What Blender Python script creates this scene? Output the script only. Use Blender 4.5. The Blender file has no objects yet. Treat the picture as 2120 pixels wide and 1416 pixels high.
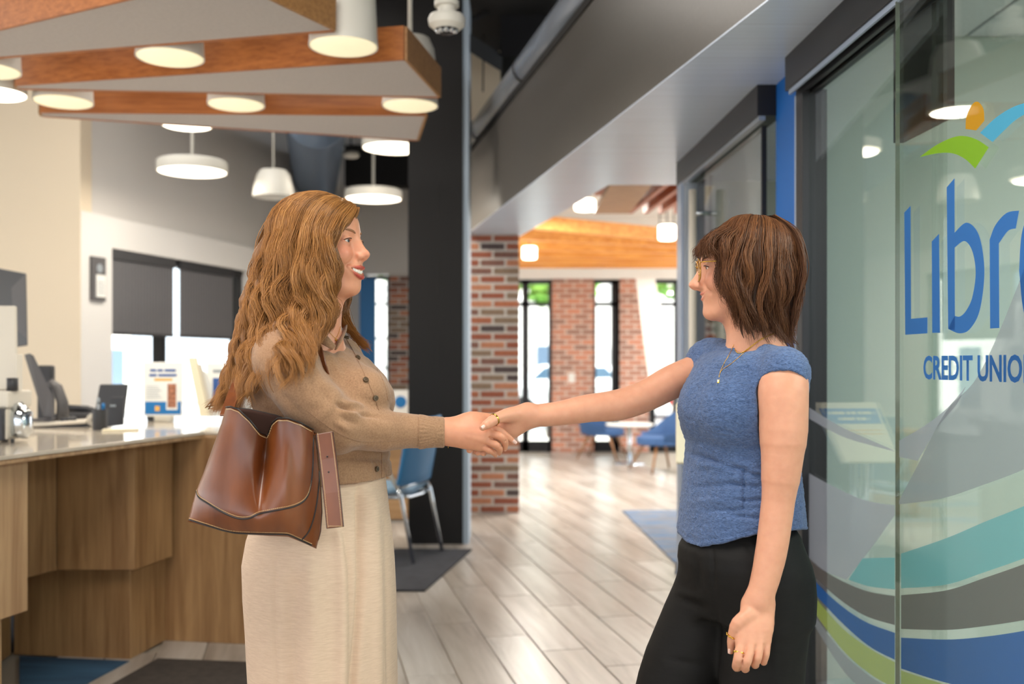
import bpy, bmesh, math, random
import numpy as np
from mathutils import Vector, Matrix

# ------------------------------------------------------------------ camera, world, sun, exposure
SC = bpy.context.scene
F, CX, HY, EYE = 2061.0, 1060.0, 750.0, 1.32      # focal length in pixels of the 2120x1416 frame, horizon row, eye height
cam_d = bpy.data.cameras.new('camera'); CAM = bpy.data.objects.new('camera', cam_d)
SC.collection.objects.link(CAM); SC.camera = CAM
CAM.location = (0, 0, EYE); CAM.rotation_euler = (math.pi/2, 0, 0)
cam_d.sensor_width = 36.0; cam_d.lens = 36.0*F/2120.0
cam_d.shift_y = (HY-708.0)/2120.0
cam_d.clip_start = 0.05; cam_d.clip_end = 300
cam_d.dof.use_dof = True; cam_d.dof.focus_distance = 2.22; cam_d.dof.aperture_fstop = 2.6

def lin(c):
    return tuple(((v/255.0)/12.92 if v/255.0 <= 0.04045 else ((v/255.0+0.055)/1.055)**2.4) for v in c)

W = bpy.data.worlds.new('sky'); SC.world = W; W.use_nodes = True
_bg = W.node_tree.nodes['Background']
_bg.inputs[0].default_value = (0.86, 0.93, 1.0, 1); _bg.inputs[1].default_value = 3.2
sun_d = bpy.data.lights.new('sun', 'SUN'); sun_d.energy = 16.0; sun_d.angle = 0.01; sun_d.color = (1, .95, .86)
SUN = bpy.data.objects.new('sun', sun_d); SC.collection.objects.link(SUN)
SUN.rotation_euler = Vector((-0.62, 0.25, -0.74)).to_track_quat('-Z', 'Y').to_euler()
vs = SC.view_settings
vs.view_transform = 'Standard'; vs.look = 'None'; vs.gamma = 1.0; vs.use_curve_mapping = False
vs.exposure = 0.0
def area_lamp(name, loc, size, energy, color, aim=(0, 0, -1), parent=None):
    d = bpy.data.lights.new(name, 'AREA'); d.shape = 'RECTANGLE'; d.size, d.size_y = size
    d.energy = energy; d.color = color
    o = bpy.data.objects.new(name, d); SC.collection.objects.link(o)
    o.location = loc; o.rotation_euler = Vector(aim).to_track_quat('-Z', 'Y').to_euler()
    return o
# unseen area lamps added under the dark ceiling to brighten hall and counter
area_lamp('hall_fill_light', (-1.0, 1.0, 4.0), (2.4, 1.6), 140, (1, .93, .84))
area_lamp('teller_fill_light', (-1.9, 6.0, 3.95), (1.6, 1.6), 48, (1, .94, .86))

# ------------------------------------------------------------------ helpers
R = random.Random(7)
def P(px, py, Y):            # point at distance Y whose picture position is px, py
    return Vector(((px-CX)/F*Y, Y, EYE-(py-HY)/F*Y))
def PZ(px, py, z):           # point on the horizontal plane z
    Y = (EYE-z)*F/(py-HY); return P(px, py, Y)

def link(o, parent=None):
    SC.collection.objects.link(o)
    if parent is not None:
        o.parent = parent
    return o
def tag(o, label=None, cat=None, group=None, kind=None):
    if label: o['label'] = label
    if cat: o['category'] = cat
    if group: o['group'] = group
    if kind: o['kind'] = kind
    return o
def empty(name, loc=(0, 0, 0), label=None, cat=None, group=None, kind=None):
    o = bpy.data.objects.new(name, None); o.location = loc; o.empty_display_size = .05
    SC.collection.objects.link(o)
    return tag(o, label, cat, group, kind)
def mesh(name, verts, faces, mat=None, parent=None, smooth=False, wn=True):
    me = bpy.data.meshes.new(name)
    if isinstance(verts, np.ndarray): verts = verts.tolist()
    if isinstance(faces, np.ndarray): faces = faces.tolist()
    loc = Vector((0, 0, 0))
    if parent is not None:
        loc = parent_loc(parent)
        verts = [(v[0]-loc[0], v[1]-loc[1], v[2]-loc[2]) for v in verts]
    me.from_pydata([tuple(v) for v in verts], [], faces)
    me.validate(); me.update()
    if smooth: me.polygons.foreach_set('use_smooth', [True]*len(me.polygons))
    o = bpy.data.objects.new(name, me)
    if mat: me.materials.append(mat)
    return link(o, parent)
def parent_loc(p):           # every parent is only translated, never turned
    l = Vector(p.location)
    while p.parent is not None:
        p = p.parent; l += Vector(p.location)
    return l
def fixn(o):
    bm = bmesh.new(); bm.from_mesh(o.data); bmesh.ops.recalc_face_normals(bm, faces=bm.faces); bm.to_mesh(o.data); bm.free(); return o
def bev(o, w, seg=2, ang=35):
    bm = bmesh.new(); bm.from_mesh(o.data)
    bmesh.ops.recalc_face_normals(bm, faces=bm.faces)
    es = [e for e in bm.edges if len(e.link_faces) == 2 and e.calc_face_angle(0) > math.radians(ang)]
    bmesh.ops.bevel(bm, geom=es, offset=w, segments=seg, profile=.5, affect='EDGES', clamp_overlap=True)
    bm.to_mesh(o.data); bm.free(); return o
def hexa(name, p8, mat, parent=None, b=0, seg=2):     # p8: bottom four then top four
    o = mesh(name, p8, [(0, 3, 2, 1), (4, 5, 6, 7), (0, 1, 5, 4), (1, 2, 6, 5), (2, 3, 7, 6), (3, 0, 4, 7)], mat, parent)
    fixn(o)
    if b: bev(o, b, seg)
    return o
def box(name, c, s, mat, parent=None, rz=0, b=0, seg=2, rx=0, ry=0):
    hx, hy, hz = s[0]/2, s[1]/2, s[2]/2
    M = Matrix.Rotation(rz, 3, 'Z') @ Matrix.Rotation(ry, 3, 'Y') @ Matrix.Rotation(rx, 3, 'X')
    pts = [(-hx, -hy, -hz), (hx, -hy, -hz), (hx, hy, -hz), (-hx, hy, -hz), (-hx, -hy, hz), (hx, -hy, hz), (hx, hy, hz), (-hx, hy, hz)]
    return hexa(name, [Vector(c)+M@Vector(p) for p in pts], mat, parent, b, seg)
def prism(name, poly, z0, z1, mat, parent=None, b=0, seg=2):
    n = len(poly)
    v = [(p[0], p[1], z0) for p in poly]+[(p[0], p[1], z1) for p in poly]
    f = [tuple(range(n))[::-1], tuple(range(n, 2*n))]+[(i, (i+1) % n, n+(i+1) % n, n+i) for i in range(n)]
    o = mesh(name, v, f, mat, parent); fixn(o)
    if b: bev(o, b, seg)
    return o
def slab(name, pts, nrm, t, mat, parent=None, b=0):   # planar polygon pts (3-D) given thickness t along nrm
    n = len(pts); nrm = Vector(nrm).normalized()*t
    v = [Vector(p) for p in pts]+[Vector(p)+nrm for p in pts]
    f = [tuple(range(n))[::-1], tuple(range(n, 2*n))]+[(i, (i+1) % n, n+(i+1) % n, n+i) for i in range(n)]
    o = mesh(name, v, f, mat, parent); fixn(o)
    if b: bev(o, b)
    return o
def frame_of(d):
    d = Vector(d).normalized(); u = d.orthogonal().normalized(); return u, d.cross(u)
def tube_vf(pts, rad, seg=12, caps=True, up=None, flat=1.0):
    pts = [Vector(p) for p in pts]; n = len(pts)
    if not hasattr(rad, '__len__'): rad = [rad]*n
    v, f = [], []
    u = None
    for i in range(n):
        d = (pts[min(i+1, n-1)]-pts[max(i-1, 0)])
        if d.length < 1e-9: d = Vector((0, 0, 1))
        d.normalize()
        if u is None:
            u = (Vector(up)-d*Vector(up).dot(d)).normalized() if up is not None else d.orthogonal().normalized()
        else:
            u = (u-d*u.dot(d))
            u = u.normalized() if u.length > 1e-6 else d.orthogonal().normalized()
        w = d.cross(u)
        for k in range(seg):
            a = 2*math.pi*k/seg
            v.append(pts[i]+u*(math.cos(a)*rad[i])+w*(math.sin(a)*rad[i]*flat))
    for i in range(n-1):
        for k in range(seg):
            a, b2 = i*seg+k, i*seg+(k+1) % seg
            f.append((a, b2, b2+seg, a+seg))
    if caps:
        f.append(tuple(range(seg))[::-1]); f.append(tuple(range((n-1)*seg, n*seg)))
    return v, f
def tube(name, pts, rad, mat, parent=None, seg=12, up=None, flat=1.0, smooth=True):
    v, f = tube_vf(pts, rad, seg, True, up, flat)
    o = mesh(name, v, f, mat, parent, smooth); fixn(o); return o
def lathe(name, c, prof, mat, parent=None, seg=40, axis=(0, 0, 1), smooth=True, sharp=35):
    ax = Vector(axis).normalized(); u, w = frame_of(ax); c = Vector(c)
    v, f = [], []
    for r, h in prof:
        for k in range(seg):
            a = 2*math.pi*k/seg
            v.append(c+ax*h+u*(math.cos(a)*r)+w*(math.sin(a)*r))
    for i in range(len(prof)-1):
        for k in range(seg):
            a, b2 = i*seg+k, i*seg+(k+1) % seg
            f.append((a, b2, b2+seg, a+seg))
    if prof[0][0] > 1e-6: f.append(tuple(range(seg))[::-1])
    if prof[-1][0] > 1e-6: f.append(tuple(range((len(prof)-1)*seg, len(prof)*seg)))
    o = mesh(name, v, f, mat, parent)
    bm = bmesh.new(); bm.from_mesh(o.data); bmesh.ops.remove_doubles(bm, verts=bm.verts, dist=1e-6)
    bmesh.ops.recalc_face_normals(bm, faces=bm.faces)
    for fc in bm.faces: fc.smooth = smooth
    for e in bm.edges:
        if len(e.link_faces) == 2 and e.calc_face_angle(0) > math.radians(sharp): e.smooth = False
    bm.to_mesh(o.data); bm.free(); return o
def copy_tree(o, parent=None, delta=(0, 0, 0)):
    c = o.copy(); SC.collection.objects.link(c); c.parent = parent
    if parent is None: c.location = Vector(o.location)+Vector(delta)
    for ch in list(o.children): copy_tree(ch, c)
    return c

# ------------------------------------------------------------------ materials
class NT:
    def __init__(s, name):
        s.m = bpy.data.materials.new(name); s.m.use_nodes = True
        s.t = s.m.node_tree; s.b = s.t.nodes['Principled BSDF']; s.out = s.t.nodes['Material Output']
    def n(s, typ, **kw):
        nd = s.t.nodes.new(typ)
        for k, v in kw.items():
            if k.startswith('_'): setattr(nd, k[1:], v)
            else: nd.inputs[k.replace('__', ' ')].default_value = v
        return nd
    def l(s, a, b): s.t.links.new(a, b)
    def coord(s, scale=(1, 1, 1), rot=(0, 0, 0), typ='Object', loc=(0, 0, 0)):
        tc = s.n('ShaderNodeTexCoord'); mp = s.n('ShaderNodeMapping')
        mp.inputs['Scale'].default_value = scale; mp.inputs['Rotation'].default_value = rot; mp.inputs['Location'].default_value = loc
        s.l(tc.outputs[typ], mp.inputs['Vector']); return mp.outputs['Vector']
    def ramp(s, fac, stops, interp='LINEAR'):
        r = s.n('ShaderNodeValToRGB'); r.color_ramp.interpolation = interp
        e = r.color_ramp.elements
        while len(e) < len(stops): e.new(.5)
        for el, (p, c) in zip(e, stops): el.position = p; el.color = (*c, 1) if len(c) == 3 else c
        s.l(fac, r.inputs['Fac']); return r.outputs['Color']
    def bump(s, h, strength=.3, dist=.002):
        b = s.n('ShaderNodeBump'); b.inputs['Strength'].default_value = strength; b.inputs['Distance'].default_value = dist
        s.l(h, b.inputs['Height']); s.l(b.outputs['Normal'], s.b.inputs['Normal']); return b
def mat(name, col, rough=.5, metal=0, spec=.5, emit=None, noise=0, nscale=8, bump=0, bscale=60, coat=0, sheen=0):
    t = NT(name); b = t.b; L = lin(col)
    b.inputs['Base Color'].default_value = (*L, 1); b.inputs['Roughness'].default_value = rough
    b.inputs['Metallic'].default_value = metal; b.inputs['Specular IOR Level'].default_value = spec
    b.inputs['Coat Weight'].default_value = coat; b.inputs['Sheen Weight'].default_value = sheen
    if emit:
        b.inputs['Emission Color'].default_value = (*lin(emit[0]), 1); b.inputs['Emission Strength'].default_value = emit[1]
    if noise:
        nz = t.n('ShaderNodeTexNoise', Scale=nscale, Detail=4.0); t.l(t.coord(), nz.inputs['Vector'])
        c = t.ramp(nz.outputs['Fac'], [(.25, tuple(x*(1-noise) for x in L)), (.75, tuple(min(1, x*(1+noise)) for x in L))])
        t.l(c, b.inputs['Base Color'])
    if bump:
        nb = t.n('ShaderNodeTexNoise', Scale=bscale, Detail=3.0); t.l(t.coord(), nb.inputs['Vector'])
        t.bump(nb.outputs['Fac'], bump)
    return t.m
def wood(name, dark, light, axis='Z', freq=30, rough=.45, stretch=14, rnd=True):
    t = NT(name)
    sc = {'X': (1/stretch, 1, 1), 'Y': (1, 1/stretch, 1), 'Z': (1, 1, 1/stretch)}[axis]
    v = t.coord(tuple(x*freq for x in sc))
    if rnd:
        oi = t.n('ShaderNodeObjectInfo'); ad = t.n('ShaderNodeVectorMath', _operation='MULTIPLY_ADD')
        cm = t.n('ShaderNodeCombineXYZ'); t.l(oi.outputs['Random'], cm.inputs[0]); t.l(oi.outputs['Random'], cm.inputs[1]); t.l(oi.outputs['Random'], cm.inputs[2])
        t.l(cm.outputs[0], ad.inputs[0]); ad.inputs[1].default_value = (37, 53, 71); t.l(v, ad.inputs[2]); v = ad.outputs[0]
    n1 = t.n('ShaderNodeTexNoise', Scale=1.0, Detail=6.0, Roughness=.6, Distortion=.4); t.l(v, n1.inputs['Vector'])
    L, D = lin(light), lin(dark)
    c = t.ramp(n1.outputs['Fac'], [(.3, D), (.5, tuple((a+b)/2 for a, b in zip(L, D))), (.7, L)])
    t.l(c, t.b.inputs['Base Color']); t.b.inputs['Roughness'].default_value = rough
    t.bump(n1.outputs['Fac'], .12, .001)
    return t.m
def thin_glass(name, tint=(.93, .97, .95), refl=1.0, base=.04):
    t = NT(name); t.t.nodes.remove(t.b)
    tr = t.n('ShaderNodeBsdfTransparent'); tr.inputs[0].default_value = (*tint, 1)
    gl = t.n('ShaderNodeBsdfGlossy'); gl.inputs['Roughness'].default_value = 0.0
    lw = t.n('ShaderNodeLayerWeight', Blend=.5)
    pw = t.n('ShaderNodeMath', _operation='POWER'); t.l(lw.outputs['Facing'], pw.inputs[0]); pw.inputs[1].default_value = 5.0
    ml = t.n('ShaderNodeMath', _operation='MULTIPLY_ADD'); t.l(pw.outputs[0], ml.inputs[0]); ml.inputs[1].default_value = (1-base)*refl; ml.inputs[2].default_value = base*refl
    mx = t.n('ShaderNodeMixShader'); t.l(ml.outputs[0], mx.inputs[0]); t.l(tr.outputs[0], mx.inputs[1]); t.l(gl.outputs[0], mx.inputs[2])
    t.l(mx.outputs[0], t.out.inputs['Surface']); return t.m
def film(name, col, opac=.6, rough=.5):          # translucent vinyl on glass
    t = NT(name); t.t.nodes.remove(t.b); L = lin(col)
    tr = t.n('ShaderNodeBsdfTransparent'); tr.inputs[0].default_value = (1, 1, 1, 1)
    df = t.n('ShaderNodeBsdfDiffuse'); df.inputs[0].default_value = (*L, 1)
    tl = t.n('ShaderNodeBsdfTranslucent'); tl.inputs[0].default_value = (*L, 1)
    m1 = t.n('ShaderNodeMixShader'); m1.inputs[0].default_value = .35; t.l(df.outputs[0], m1.inputs[1]); t.l(tl.outputs[0], m1.inputs[2])
    m2 = t.n('ShaderNodeMixShader'); m2.inputs[0].default_value = opac; t.l(tr.outputs[0], m2.inputs[1]); t.l(m1.outputs[0], m2.inputs[2])
    t.l(m2.outputs[0], t.out.inputs['Surface']); return t.m
# ================================================================== MATERIALS
M = {}
M['beige'] = mat('warm_beige_paint', (228, 212, 188), .75, bump=.05)
M['white'] = mat('white_paint', (220, 218, 216), .7, bump=.04)
M['grey_wall'] = mat('grey_paint', (212, 208, 204), .7)
M['far_white'] = mat('far_white_paint', (236, 234, 230), .7)
M['black'] = mat('black_paint', (22, 21, 22), .6, spec=.3, bump=.03)
M['black_metal'] = mat('black_metal', (38, 38, 42), .38, .5)
M['ceil_black'] = mat('ceiling_black', (26, 25, 25), .85)
M['mortar'] = mat('mortar', (198, 192, 186), .9, noise=.12, nscale=30, bump=.3)
M['grout'] = mat('grout', (164, 154, 140), .85)
M['alu'] = mat('brushed_aluminium', (178, 186, 196), .35, .85)
M['bluegrey'] = mat('blue_grey_trim', (150, 164, 186), .4, .2)
M['lit_side'] = mat('column_side_light', (168, 184, 200), .45, .1)  # pale tone for the light falling on the column's side
M['chrome'] = mat('chrome', (214, 220, 226), .12, 1)
M['blue_wall'] = mat('blue_paint', (6, 96, 178), .55)
M['office_wall'] = mat('office_green_grey', (166, 178, 170), .8)
M['office_light'] = mat('office_light_grey', (196, 206, 198), .8)
M['tile'] = mat('acoustic_tile', (205, 210, 212), .95, noise=.12, nscale=220, bump=.3, bscale=300)
M['baffle_white'] = mat('felt_white', (192, 186, 184), .9, noise=.05, nscale=60)
M['fixture'] = mat('white_fixture', (226, 224, 216), .45)
M['diff_dim'] = mat('cream_diffuser', (240, 236, 214), .6, emit=((255, 236, 190), .66))
M['diff_hot'] = mat('hot_diffuser', (255, 250, 240), .6, emit=((255, 240, 214), 6.0))
M['stone'] = mat('pale_stone_top', (206, 194, 178), .13, noise=.16, nscale=7, coat=.3)
M['charcoal'] = mat('charcoal_plastic', (48, 48, 52), .45)
M['dark_grey'] = mat('dark_grey_plastic', (84, 82, 84), .5)
M['offwhite'] = mat('off_white_plastic', (214, 206, 192), .45)
M['cream'] = mat('cream_board', (228, 218, 190), .6)
M['sky_blue'] = mat('blue_print', (20, 112, 178), .5)
M['navy'] = mat('navy_print', (40, 82, 150), .5)
M['gold_print'] = mat('gold_print', (232, 176, 84), .5)
M['paper'] = mat('white_paper', (232, 232, 228), .6)
M['photo_brown'] = mat('photo_print', (158, 104, 78), .5, noise=.6, nscale=60)
M['grey_ink'] = mat('grey_ink', (150, 158, 164), .6)
M['blue_vinyl'] = mat('blue_upholstery', (36, 104, 150), .5, bump=.06)
M['blue_seat'] = mat('blue_grey_upholstery', (104, 134, 158), .6, bump=.06)
M['mat_char'] = mat('charcoal_mat', (42, 43, 50), .95, noise=.35, nscale=14, bump=.5, bscale=250)
M['mat_brown'] = mat('brown_mat', (58, 51, 46), .95, noise=.3, nscale=30, bump=.6, bscale=220)
M['acrylic'] = thin_glass('acrylic', (.97, .98, .98))
M['pane'] = thin_glass('window_glass', (.96, .98, .98))
M['door_glass'] = thin_glass('door_glass', (.93, .965, .945), 1.35, .045)
M['glass_edge'] = mat('green_glass_edge', (84, 92, 80), .15, coat=.5)
M['leaf'] = mat('leaves', (120, 176, 70), .7, noise=.4, nscale=3)
M['bark'] = mat('bark', (90, 72, 56), .9)
M['pavement'] = mat('pale_pavement', (206, 202, 196), .9)
M['road'] = mat('road', (150, 150, 152), .9)
M['far_brick'] = None
M['car_white'] = mat('white_car_paint', (236, 238, 240), .2)
M['car_red'] = mat('red_car_paint', (206, 40, 44), .25)
M['tyre'] = mat('tyre', (30, 30, 32), .8)
M['dark_pane'] = mat('dark_pane', (70, 96, 120), .15)
M['counter_wood'] = wood('counter_wood', (128, 92, 58), (172, 134, 92), 'Z', 26, .4, 16)
M['lit_panel_wood'] = wood('lit_counter_wood', (158, 122, 88), (196, 162, 122), 'Z', 30, .4, 16)  # paler copy of the counter wood, light on the outer front put in
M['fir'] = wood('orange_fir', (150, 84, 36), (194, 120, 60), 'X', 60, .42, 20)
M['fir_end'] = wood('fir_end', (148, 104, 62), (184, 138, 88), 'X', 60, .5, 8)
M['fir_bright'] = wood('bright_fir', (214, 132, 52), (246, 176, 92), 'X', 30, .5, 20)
M['fir_slat'] = wood('red_fir', (150, 72, 36), (188, 104, 58), 'Y', 30, .5, 20)
M['desk_wood'] = wood('desk_wood', (150, 112, 76), (186, 150, 108), 'X', 20, .5, 14)

def plank_mat():
    t = NT('wood_look_tile')
    oi = t.n('ShaderNodeObjectInfo')
    v = t.coord((9, .9, 9))
    cm = t.n('ShaderNodeCombineXYZ')
    for i in range(3): t.l(oi.outputs['Random'], cm.inputs[i])
    ad = t.n('ShaderNodeVectorMath', _operation='MULTIPLY_ADD'); t.l(cm.outputs[0], ad.inputs[0]); ad.inputs[1].default_value = (61, 83, 29); t.l(v, ad.inputs[2])
    n1 = t.n('ShaderNodeTexNoise', Scale=1.0, Detail=7.0, Roughness=.62, Distortion=.7); t.l(ad.outputs[0], n1.inputs['Vector'])
    n2 = t.n('ShaderNodeTexNoise', Scale=.35, Detail=3.0, Roughness=.5); t.l(ad.outputs[0], n2.inputs['Vector'])
    c1 = t.ramp(n1.outputs['Fac'], [(.28, lin((136, 126, 117))), (.5, lin((175, 168, 160))), (.75, lin((199, 194, 188)))])
    c2 = t.ramp(n2.outputs['Fac'], [(.32, lin((186, 170, 152))), (.6, (1, 1, 1))])
    mx = t.n('ShaderNodeMix', _data_type='RGBA', _blend_type='MULTIPLY'); mx.inputs['Factor'].default_value = .55
    t.l(c1, mx.inputs['A']); t.l(c2, mx.inputs['B'])
    t.l(mx.outputs['Result'], t.b.inputs['Base Color'])
    t.b.inputs['Roughness'].default_value = .29; t.b.inputs['Specular IOR Level'].default_value = .5
    t.bump(n1.outputs['Fac'], .08, .001); return t.m
M['plank'] = plank_mat()
def brick_mat():
    t = NT('clinker_brick')
    oi = t.n('ShaderNodeObjectInfo')
    base = t.ramp(oi.outputs['Random'], [(0, lin((184, 116, 86))), (.18, lin((156, 92, 72))), (.34, lin((194, 134, 104))), (.5, lin((132, 96, 86))), (.62, lin((86, 75, 76))), (.74, lin((172, 108, 82))), (.88, lin((142, 122, 104)))], 'CONSTANT')
    n = t.n('ShaderNodeTexNoise', Scale=16.0, Detail=5.0, Roughness=.7); t.l(t.coord(), n.inputs['Vector'])
    sh = t.ramp(n.outputs['Fac'], [(.3, (.62, .58, .58)), (.7, (1.1, 1.05, 1.0))])
    mx = t.n('ShaderNodeMix', _data_type='RGBA', _blend_type='MULTIPLY'); mx.inputs['Factor'].default_value = .8
    t.l(base, mx.inputs['A']); t.l(sh, mx.inputs['B']); t.l(mx.outputs['Result'], t.b.inputs['Base Color'])
    t.b.inputs['Roughness'].default_value = .85; t.bump(n.outputs['Fac'], .5, .004); return t.m
M['brick'] = brick_mat()
def far_brick():
    t = NT('far_brickwork')
    b = t.n('ShaderNodeTexBrick'); b.inputs['Color1'].default_value = (*lin((206, 130, 100)), 1); b.inputs['Color2'].default_value = (*lin((140, 98, 86)), 1)
    b.inputs['Mortar'].default_value = (*lin((206, 190, 178)), 1); b.inputs['Scale'].default_value = 1.0
    b.inputs['Brick Width'].default_value = .225; b.inputs['Row Height'].default_value = .075; b.inputs['Mortar Size'].default_value = .012
    t.l(t.coord(rot=(math.pi/2, 0, 0)), b.inputs['Vector']); t.l(b.outputs['Color'], t.b.inputs['Base Color']); t.b.inputs['Roughness'].default_value = .9
    return t.m
M['far_brick'] = far_brick()
def blind_mat():
    t = NT('blind_weave'); w = t.n('ShaderNodeTexWave', Scale=30.0, Distortion=1.0, Detail=2.0); t.l(t.coord(), w.inputs['Vector'])
    t.l(t.ramp(w.outputs['Fac'], [(0, lin((88, 88, 92))), (1, lin((104, 103, 106)))]), t.b.inputs['Base Color']); t.b.inputs['Roughness'].default_value = .9
    return t.m
M['blind'] = blind_mat()
def carpet_mat(name, stops, sc=(2.2, 9, 2), rot=.5):
    t = NT(name); n = t.n('ShaderNodeTexNoise', Scale=1.0, Detail=4.0, Roughness=.6); t.l(t.coord(sc, (0, 0, rot)), n.inputs['Vector'])
    t.l(t.ramp(n.outputs['Fac'], stops), t.b.inputs['Base Color']); t.b.inputs['Roughness'].default_value = .95
    n2 = t.n('ShaderNodeTexNoise', Scale=250.0); t.l(t.coord(), n2.inputs['Vector']); t.bump(n2.outputs['Fac'], .5, .003); return t.m
M['carpet_blue'] = carpet_mat('blue_streak_carpet', [(.3, lin((92, 101, 118))), (.48, lin((126, 131, 142))), (.6, lin((80, 116, 158))), (.72, lin((132, 136, 146)))])
M['carpet_navy'] = carpet_mat('navy_carpet', [(.35, lin((28, 58, 84))), (.65, lin((50, 88, 118)))], (1.5, 8, 1), .1)
M['carpet_beige'] = carpet_mat('beige_blue_carpet', [(.3, lin((182, 170, 156))), (.55, lin((196, 190, 184))), (.66, lin((122, 162, 204))), (.75, lin((186, 182, 180)))], (1, 4, 1), .9)

def structure(o): o['kind'] = 'structure'; return o
def cdir(Y, X0=-1.455, Y0=4.70): return X0+.262*(Y-Y0)      # counter line
def gX(Y, off=0): return 1.149-.0388*Y+off                   # glass wall line
def bX(Y): return -.336-.211*(Y-8.455)                       # bulkhead line
GN = Vector((-1, -.0388, 0)).normalized()                    # glass wall normal, towards the hall
def PG(px, py, off=0):       # point on the glass wall plane
    Y = (1.149+off)/((px-CX)/F+.0388); return P(px, py, Y)

# ================================================================== FLOOR
fl = structure(box('floor', (1.0, 6.0, -.06), (14, 20.0, .1), M['grout']))
U = Vector((-.2066, .9784, 0)); V = Vector((.9784, .2066, 0)); PL, PW = 1.085, .2145
pm = None; nplank = 0
ang = math.atan2(U.y, U.x)-math.pi/2
cand = []
for k in range(-14, 16):
    v0 = .8565+PW*k
    off = 4.703-.28*k
    for j in range(-9, 14):
        u0 = off+PL*j
        c = U*(u0+PL/2)+V*(v0+PW/2)
        if c.y < 2.2 or c.y > 14.4: continue
        if c.x < -2.0 or c.x > (2.4 if c.y > 8 else 1.4): continue
        if c.y > 9 and c.x < -1.2: continue
        if c.x < -1.35 and c.y > 4.9: continue
        if c.x > 1.2 and c.y < 6: continue
        cand.append((c, k, j))
cand.sort(key=lambda t: t[0].y)
for i, (c, k, j) in enumerate(cand[:299]):
    if pm is None:
        o = box('plank', (0, 0, 0), (PW-.006, PL-.006, .012), M['plank'], None, b=.0015, seg=1); pm = o.data
        o.parent = fl
    else:
        o = bpy.data.objects.new('plank', pm); link(o, fl)
    o.location = (c.x, c.y, -.0055); o.rotation_euler = (0, 0, ang)
if len(cand) > 299:
    v, f = [], []
    for c, k, j in cand[299:]:
        b0 = len(v)
        for su, sv in ((-1, -1), (-1, 1), (1, 1), (1, -1)):
            v.append(c+U*su*(PL/2-.003)+V*sv*(PW/2-.003)+Vector((0, 0, .0005)))
        f.append((b0, b0+1, b0+2, b0+3))
    o = mesh('far_planks', v, f, M['plank'], fl); fixn(o); o['kind'] = 'stuff'
o = structure(prism('floor_carpet', [(-6, 4.9), (-1.25, 4.9), (-.95, 5.4), (-1.12, 8.3), (-.5, 8.6), (-.5, 13), (-6, 13)], -.009, .003, M['carpet_beige']))
# rugs and mats
o = prism('entrance_mat', [PZ(818, 1135, .012), PZ(977, 1136, .012), PZ(880, 1221, .012), PZ(690, 1221, .012)], .001, .012, M['mat_char'], b=.003)
tag(o, 'charcoal floor mat under the blue chair beside the black column', 'mat')
o = prism('brown_mat', [PZ(326, 1362, .012), PZ(560, 1371, .012), PZ(700, 1500, .012), PZ(80, 1500, .012)], .001, .012, M['mat_brown'], b=.003)
tag(o, 'dark brown floor mat in front of the wooden teller counter', 'mat')
o = prism('area_rug', [PZ(1288, 1056, .012), PZ(1420, 1056, .012), (1.9, 8.9), (1.02, 6.2), PZ(1412, 1178, .012)], .001, .012, M['carpet_blue'], b=.003)
tag(o, 'pale blue-grey streaked rug on the plank floor past the glass doors', 'rug')

# ================================================================== SHELL
# window walls behind the camera and at the far left, solid below the sill and above the heads
for nm, c_, s_ in (('wall_back', (-1.0, -2.7, .5), (12, .2, 1.0)), ('wall_back_upper', (-1.0, -2.7, 3.36), (12, .2, 1.8)), ('wall_left_window_side', (-6.9, 2.4, .4), (.2, 10, .8)), ('wall_left_upper', (-6.9, 2.4, 3.0), (.2, 10, 2.5))):
    structure(box(nm, c_, s_, M['white']))
structure(box('ceiling', (1.0, 5.5, 4.28), (14, 18, .12), M['ceil_black']))
structure(box('wall_left', ((-3.21-8)/2, 7.5, 2.1), (4.79, .2, 4.3), M['beige']))
wl = lambda Y: -3.21+.27*(Y-7.4)
wdir = Vector((.27, 1, 0)).normalized(); wnr = Vector((-1, .27, 0)).normalized()   # towards outside
def wall_seg(name, Ya, Yb, z0, z1, m, d0=0, d1=.2, parent=None):
    a, b = Vector((wl(Ya), Ya, 0)), Vector((wl(Yb), Yb, 0))
    pl = [a+wnr*d0, b+wnr*d0, b+wnr*d1, a+wnr*d1]
    return prism(name, [(p.x, p.y) for p in pl], z0, z1, m, parent)
wW = structure(wall_seg('wall_window_side', 7.41, 7.754, 0, 2.45, M['white']))
wall_seg('wall_piece', 7.754, 9.72, 2.21, 2.45, M['white'], parent=wW)
wall_seg('wall_piece', 7.754, 9.72, 0, .55, M['white'], parent=wW)
wall_seg('wall_piece', 9.72, 12.4, 0, 2.45, M['white'], parent=wW)
wall_seg('wall_piece', 7.41, 12.4, 2.45, 4.25, M['grey_wall'], .10, .3, parent=wW)
wi = structure(wall_seg('window_1', 7.76, 7.80, .55, 2.21, M['black_metal'], .06, .14))
for a, b in ((8.44, 8.52), (9.66, 9.72)): wall_seg('window_frame', a, b, .55, 2.21, M['black_metal'], .06, .14, wi)
wall_seg('window_frame', 7.76, 9.72, 2.16, 2.21, M['black_metal'], .05, .15, wi)
wall_seg('window_frame', 7.76, 9.72, .55, .62, M['black_metal'], .06, .14, wi)
for a, b in ((7.80, 8.44), (8.52, 9.66)): wall_seg('pane', a, b, .62, 2.16, M['pane'], .10, .106, wi)
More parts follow.
